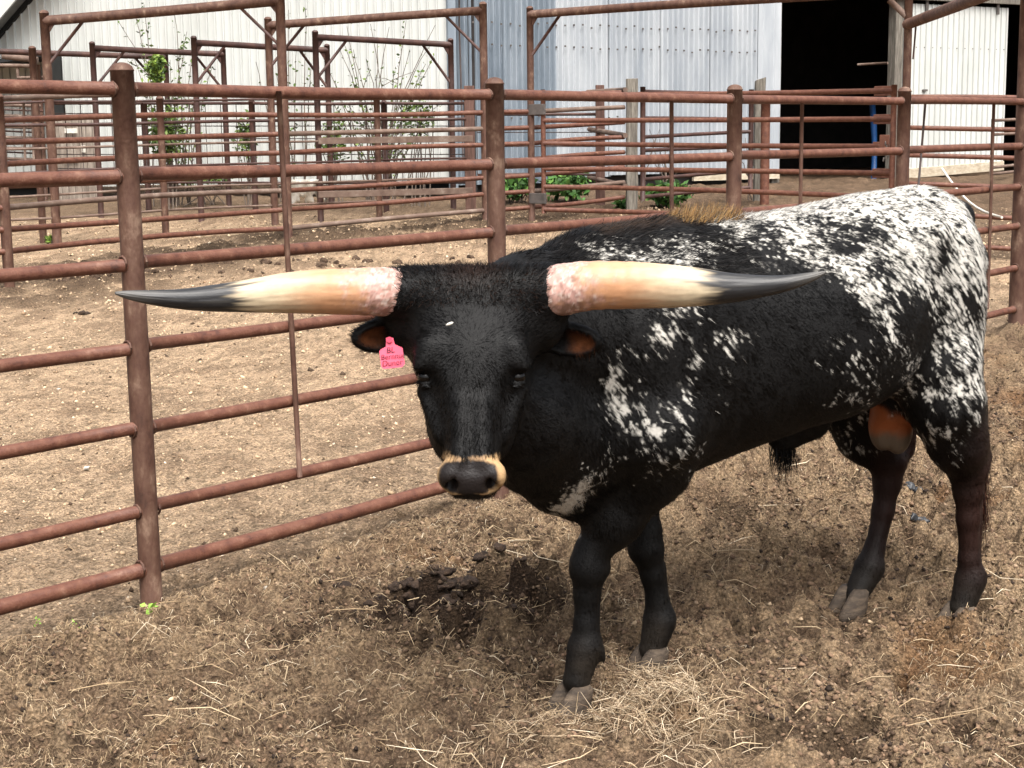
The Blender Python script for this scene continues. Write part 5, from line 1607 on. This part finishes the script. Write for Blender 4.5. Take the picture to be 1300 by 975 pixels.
# ---- longer hair: blond tuft over the withers, poll, sheath tassel, tail switch, crest
def strands(name, roots, dirs, lens, cols, wid=0.0009, curl=0.2, grav=0.3, seg=5):
    n = len(roots)
    rings = []
    p = roots.copy(); d = dirs / np.linalg.norm(dirs, axis=1)[:, None]
    side = np.cross(d, rng.normal(0, 1, (n, 3))); side /= np.linalg.norm(side, axis=1)[:, None]
    for i in range(seg):
        wv_ = wid * (1 - 0.85 * i / (seg - 1))
        rings += [p - side * wv_, p + side * wv_]
        p = p + d * (lens / (seg - 1))[:, None]
        d = d + rng.normal(0, curl / seg, (n, 3)) + np.array([0, 0, -grav / seg]); d /= np.linalg.norm(d, axis=1)[:, None]
    V = np.stack(rings, 1).reshape(-1, 3)
    o_ = np.arange(n)[:, None, None] * (2 * seg)
    F = (o_ + np.array([[2 * i, 2 * i + 1, 2 * i + 3, 2 * i + 2] for i in range(seg - 1)])[None]).reshape(-1, 4)
    return mesh_np(name, V, F, hm, bull, True, np.repeat(cols, 2 * seg, 0))
def near_verts(mask, n):
    ids = np.flatnonzero(mask); k = rng.choice(ids, n)
    return BV[k] + rng.normal(0, 0.004, (n, 3)) * (1 - np.abs(BN[k])), BN[k]
s0, z0 = slz(845, 277, 0); s1, z1 = slz(925, 272, 0)
n = 2600
r_, nn_ = near_verts((BV[:, 0] < s0) & (BV[:, 0] > s1) & (BV[:, 2] > 1.235) & (np.abs(BV[:, 1]) < 0.07), n)
cm = np.array([[0.20, 0.105, 0.035], [0.12, 0.07, 0.033], [0.06, 0.05, 0.04], [0.30, 0.19, 0.08]])
cc = cm[rng.choice(4, n)] * rng.uniform(.6, 1.2, (n, 1))
o = strands('withers_tuft', r_ - nn_ * .004, np.array([-0.55, 0, 1.0]) + rng.normal(0, .25, (n, 3)), rng.uniform(.015, .055, n) * smooth(0, .25, (s0 - r_[:, 0]) / (s0 - s1)) * smooth(1.25, .8, (s0 - r_[:, 0]) / (s0 - s1)) + 0.006, cc)
tag(o, 'fluffy blond brown hair tuft', kind='stuff')
n = 9000
tq, lq, uq = headc(BV)
r_, nn_ = near_verts((tq < 0.05) & (tq > -0.07) & (np.abs(lq) < 0.165) & (uq > -0.1) & bhead, n)
cc = np.array([[0.006, 0.0045, 0.004], [0.018, 0.0085, 0.005], [0.004, 0.0035, 0.0035]])[rng.choice(3, n, p=[.4, .25, .35])] * rng.uniform(.7, 1.3, (n, 1))
lt = (r_ - w2l(PW)) @ hlt
tag(strands('poll_hair', r_ - nn_ * .003, nn_ * .35 + hax * rng.normal(0.1, .4, (n, 1)) + hlt * (lt * 5 + rng.normal(0, .35, n))[:, None] + rng.normal(0, .2, (n, 3)), rng.uniform(.008, .022, n), cc, curl=.5), kind='stuff')
n = 9000
r_, nn_ = near_verts((BV[:, 0] > -0.3) & (BV[:, 0] < 0.40) & (BV[:, 2] > 1.12) & (BN[:, 2] > 0.1) & ~bhead, n)
cc = np.array([[0.005, 0.0045, 0.0045], [0.009, 0.0075, 0.007]])[rng.choice(2, n)] * rng.uniform(.7, 1.3, (n, 1))
tag(strands('crest_hair', r_ - nn_ * .003, nn_ * .3 + np.array([-0.5, 0.25, -.1]) + 0.5 * np.stack([fbm(r_ * 9 + 3 * i, 2, seed=80 + i) for i in range(3)], 1) + rng.normal(0, .12, (n, 3)), rng.uniform(.02, .045, n), cc, curl=.4), kind='stuff')
n = 420
r_ = np.array([-0.60, 0.0, 0.60]) + rng.normal(0, .017, (n, 3))
tag(strands('sheath_tassel', r_, np.array([0, 0, -1.0]) + rng.normal(0, .16, (n, 3)), rng.uniform(.05, .15, n) * rng.uniform(.5, 1, n), np.tile([0.003, 0.0027, 0.0027], (n, 1)), wid=.0012, curl=.3), kind='stuff')
n = 1500
r_ = np.array([-1.39, 0.02, 0.55]) + rng.normal(0, 1, (n, 3)) * [.010, .010, .05]
cc = np.array([[0.045, 0.013, 0.007], [0.02, 0.007, 0.005], [0.006, 0.0045, 0.004]])[rng.choice(3, n)]
tag(strands('tail_switch', r_, np.array([-0.06, 0.05, -1.0]) + rng.normal(0, .05, (n, 3)), rng.uniform(.12, .36, n), cc, wid=.0014, curl=.2), 'reddish brown tail switch', kind='stuff')
n = 60000
k = rng.choice(len(BV), 8000)

# ---- hooves : two claws each
hm_ = noisy('dusty_hoof', [(0.25, (0.022, 0.016, 0.012)), (0.5, (0.055, 0.040, 0.028)), (0.75, (0.13, 0.095, 0.064))], scale=18, rough=0.75, bump=0.4, bscale=90, stretch=(1, 1, 4))
for (cs, cl, ang) in ((0.190, 0.06, 0.05), (-0.148, -0.05, 0.0), (-1.155, 0.19, 0.0), (-0.985, -0.105, 0.12)):
    wpt = BO3 + BF * cs + BL * cl
    zg = gz(wpt[0], wpt[1])
    zb = float(base_z(wpt[0], wpt[1])) + 0.006
    for sd_ in (1, -1):
        V = []; ns = 12
        for (zr, rs, rl, sh_) in ((-0.03, 0.060, 0.031, 0.022), (0.0, 0.058, 0.031, 0.020), (0.034, 0.046, 0.028, 0.004), (0.056, 0.039, 0.026, -0.008), (0.068, 0.026, 0.018, -0.010)):
            for j in range(ns):
                a = j / ns * 2 * math.pi
                e = 1.0 if math.cos(a) < 0 else 1.12 - 0.12 * abs(math.sin(a))
                V.append([cs + sh_ + rs * math.cos(a) * e + 0.004 * sd_, cl + sd_ * 0.029 + rl * math.sin(a) * (1 - 0.25 * max(0, math.cos(a))), zb + zr])
        F = [(i * ns + j, i * ns + (j + 1) % ns, i * ns + ns + (j + 1) % ns, i * ns + ns + j) for i in range(4) for j in range(ns)]
        F += [tuple(range(ns - 1, -1, -1)), tuple(4 * ns + j for j in range(ns))]
        V = np.array(V); d = V[:, :2] - [cs, cl]
        ca, sa = math.cos(ang), math.sin(ang)
        V[:, 0] = cs + d[:, 0] * ca - d[:, 1] * sa; V[:, 1] = cl + d[:, 0] * sa + d[:, 1] * ca
        mesh_np('hoof', V, F, hm_, bull, True)

# ---- eyes
m, n_, l_, b_ = new_mat('dark_eye')
b_.inputs['Base Color'].default_value = (0.003, 0.002, 0.0015, 1); b_.inputs['Roughness'].default_value = 0.22; b_.inputs['Specular IOR Level'].default_value = 0.25
for sd_ in (1, -1):
    bm = bmesh.new(); bmesh.ops.create_uvsphere(bm, u_segments=16, v_segments=10, radius=0.019, matrix=Matrix.Translation(Vector(H(0.204, sd_ * 0.1065, 0.003))))
    me = bpy.data.meshes.new('eye'); bm.to_mesh(me); bm.free(); me.materials.append(m)
    me.polygons.foreach_set('use_smooth', np.ones(len(me.polygons), bool))
    o = bpy.data.objects.new('eye', me); col.objects.link(o); o.parent = bull

# ---- horns
def horn(ctrl, label):
    P = np.array([w2l(at(x, y, Y)) for x, y, r, Y in ctrl]); R = np.array([r * Y / FPX for x, y, r, Y in ctrl])
    # resample smoothly
    s = np.concatenate([[0], np.cumsum(np.linalg.norm(np.diff(P, axis=0), axis=1))])
    S = np.linspace(0, s[-1], 230)
    def cub(y):
        mm = np.gradient(y, s); i = np.clip(np.searchsorted(s, S) - 1, 0, len(s) - 2); h = s[i + 1] - s[i]; q = (S - s[i]) / h
        return ((1 + 2 * q) * (1 - q) ** 2 * y[i] + q * (1 - q) ** 2 * h * mm[i] + q * q * (3 - 2 * q) * y[i + 1] + q * q * (q - 1) * h * mm[i + 1])
    C = np.stack([cub(P[:, a]) for a in range(3)], 1); RR = np.maximum(cub(R), 0.0015)
    T = np.gradient(C, axis=0); T /= np.linalg.norm(T, axis=1)[:, None]
    seg = 76; ang = np.arange(seg) / seg * 2 * math.pi
    V = []; fr_ = S / s[-1]
    for i in range(len(S)):
        a = np.cross(T[i], [0, 0, 1.0]); a /= np.linalg.norm(a); b = np.cross(a, T[i])
        V.append(C[i] + RR[i] * (np.cos(ang)[:, None] * a * 0.94 + np.sin(ang)[:, None] * b))
    V = np.concatenate(V)
    f = np.repeat(fr_, seg); an = np.tile(ang, len(S))
    cyl = np.stack([f * 60, np.cos(an) * 2.2, np.sin(an) * 2.2], 1)
    # scurfy rough base, fine lengthwise grain
    rough_b = smooth(0.27, 0.18, f)
    Nn = (V - np.repeat(C, seg, 0)); Nn /= np.linalg.norm(Nn, axis=1)[:, None] + 1e-9
    V = V + Nn * (rough_b * 0.0022 * fbm(V * 130, 3, 0.65, seed=3) + 0.0010 * np.sin(f * 120 + 3 * fbm(V * 12, 2, seed=6)) * smooth(0.6, 0.3, f) * (0.5 + 0.5 * vnoise(V * 15, 7)) + 0.0009 * fbm(np.stack([f * 10, np.cos(an) * 8, np.sin(an) * 8], 1), 2, seed=4))[:, None]
    F = np.array([(i * seg + j, i * seg + (j + 1) % seg, (i + 1) * seg + (j + 1) % seg, (i + 1) * seg + j) for i in range(len(S) - 1) for j in range(seg)])
    # colours
    pink = np.array([0.36, 0.21, 0.175]); tanh_ = np.array([0.38, 0.195, 0.10]); cream = np.array([0.43, 0.35, 0.235]); slate = np.array([0.012, 0.012, 0.013]); grey = np.array([0.10, 0.094, 0.084])
    streak = fbm(np.stack([f * 7, np.cos(an) * 5, np.sin(an) * 5], 1), 3, 0.6, seed=9)
    blot = fbm(V * 38, 3, 0.6, seed=10)
    c = tanh_ + (cream - tanh_) * smooth(0.32, 0.56, f + 0.08 * streak)[:, None]
    c = c * (1 + 0.14 * blot[:, None])
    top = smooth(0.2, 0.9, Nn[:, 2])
    c = c + (cream - c) * (0.15 * top)[:, None]  # highlight painted in cream along the upper side of the horn
    c = c * (1 + 0.22 * fbm(np.stack([f * 25, np.cos(an) * 9, np.sin(an) * 9], 1), 3, 0.6, seed=21))[:, None]
    pb = smooth(0.31, 0.17, f + 0.10 * blot + 0.05 * fbm(V * 90, 2, seed=31))
    pk = pink * (1 + 0.5 * fbm(V * 210, 2, seed=13))[:, None]
    pk = pk + (np.array([0.48, 0.38, 0.33]) - pk) * (0.85 * smooth(0.02, 0.35, fbm(V * 120, 3, 0.65, seed=14)))[:, None]
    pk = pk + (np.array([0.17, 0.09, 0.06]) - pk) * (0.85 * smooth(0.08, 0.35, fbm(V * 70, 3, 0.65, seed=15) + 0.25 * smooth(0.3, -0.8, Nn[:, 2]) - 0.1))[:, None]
    c = c + (pk - c) * pb[:, None]
    dk = smooth(0.56, 0.66, f + 0.10 * streak)
    c = c + (slate - c) * dk[:, None]
    c = c + (grey - c) * (smooth(0.84, 1.0, f) * 0.6 + 0.25 * dk * smooth(0.1, 0.5, streak))[:, None]
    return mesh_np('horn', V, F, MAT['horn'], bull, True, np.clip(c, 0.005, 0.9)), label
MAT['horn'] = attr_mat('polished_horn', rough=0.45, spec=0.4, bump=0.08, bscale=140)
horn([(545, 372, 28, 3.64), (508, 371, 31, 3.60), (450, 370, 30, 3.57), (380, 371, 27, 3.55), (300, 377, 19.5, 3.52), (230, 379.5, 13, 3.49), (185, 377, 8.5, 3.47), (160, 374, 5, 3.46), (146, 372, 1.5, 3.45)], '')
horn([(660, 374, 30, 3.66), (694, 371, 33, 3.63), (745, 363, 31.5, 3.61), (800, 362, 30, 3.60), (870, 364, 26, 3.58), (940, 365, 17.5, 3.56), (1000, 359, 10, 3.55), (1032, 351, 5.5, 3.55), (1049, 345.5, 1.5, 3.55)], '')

# ---- ear tag
tg = empty('ear_tag', (0, 0, 0)); tg.parent = bull
tg['label'] = 'pink plastic ear tag with handwritten lettering'
outline = [(490, 429), (499, 429), (501, 437), (511, 442), (514, 462), (511, 466), (487, 468.5), (484, 466), (481.5, 446), (483, 444), (490, 440)]
YT = 3.545
fr = np.array([w2l(at(x, y, YT + 0.0006 * (468 - y))) for x, y in outline]); bk = fr + wd2l((0, 0.0035, 0))
nO = len(fr)
mpk = noisy('pink_tag_plastic', [(0.3, (0.55, 0.055, 0.10)), (0.7, (0.62, 0.075, 0.13))], scale=30, rough=0.5, bump=0)
plate = mesh_np('tag_plate', np.vstack([fr, bk]), [tuple(range(nO - 1, -1, -1)), tuple(range(nO, 2 * nO))] + [(i, (i + 1) % nO, nO + (i + 1) % nO, nO + i) for i in range(nO)], mpk, tg, False)
mink = noisy('tag_ink', [(0.3, (0.02, 0.008, 0.015)), (0.7, (0.05, 0.015, 0.03))], scale=30, rough=0.6, bump=0)
for (txt, px, py, size) in (('BL', 490.5, 448.5, 10.5), ('Bernnue', 483.5, 457, 9.3), ('Duner', 485, 465.5, 10.2)):
    cu = bpy.data.curves.new('lettering', 'FONT'); cu.body = txt; cu.size = size * YT / FPX; cu.shear = 0.15; cu.offset = 0.0
    tmp = bpy.data.objects.new('tmp_text', cu); col.objects.link(tmp)
    dg = bpy.context.evaluated_depsgraph_get()
    me = bpy.data.meshes.new_from_object(tmp.evaluated_get(dg))
    bpy.data.objects.remove(tmp)
    o = bpy.data.objects.new('lettering', me); col.objects.link(o); o.parent = tg
    me.materials.clear(); me.materials.append(mink)
    xw = rt0 * math.cos(-0.10) + np.array([0, 0, 1.0]) * math.sin(0.10); zw = np.array([0, 0.0, 1.0]); zw = zw - xw * (zw @ xw); zw /= np.linalg.norm(zw)
    yn = np.cross(xw, zw)
    orgp = at(px, py, YT + 0.0006 * (468 - py) - 0.0012)
    P = np.array([v.co[:] for v in me.vertices])
    Wp = orgp + P[:, :1] * xw + P[:, 1:2] * zw
    me.vertices.foreach_set('co', np.array([w2l(p) for p in Wp], np.float32).ravel()); me.update()
bm = bmesh.new(); bmesh.ops.create_cone(bm, cap_ends=True, segments=14, radius1=0.007, radius2=0.006, depth=0.006, matrix=Matrix.Translation(Vector(w2l(at(494.5, 431, 3.562)))) @ Vector(wd2l((0, 1, 0))).to_track_quat('Z', 'Y').to_matrix().to_4x4())
me = bpy.data.meshes.new('tag_button'); bm.to_mesh(me); bm.free(); me.materials.append(mpk)
o = bpy.data.objects.new('tag_button', me); col.objects.link(o); o.parent = tg

# bit of white fluff on the forehead
fp = H(0.105, -0.05, 0.074)
bm = bmesh.new(); bmesh.ops.create_icosphere(bm, subdivisions=2, radius=1, matrix=Matrix.Diagonal((0.0095, 0.004, 0.0035, 1)))
me = bpy.data.meshes.new('fluff'); bm.to_mesh(me); bm.free(); me.materials.append(MAT['rope'])
o = bpy.data.objects.new('fluff', me); col.objects.link(o)
o.location = at(563, 412, 1.0) * 0 + (BO3 + BF * fp[0] + BL * fp[1] + BU * fp[2]) - np.array([0, 0.012, -0.004])
o.rotation_euler = (0, -0.35, 0)
tag(o, 'tiny white fleck of fluff stuck on the black forehead of the bull', 'fluff')
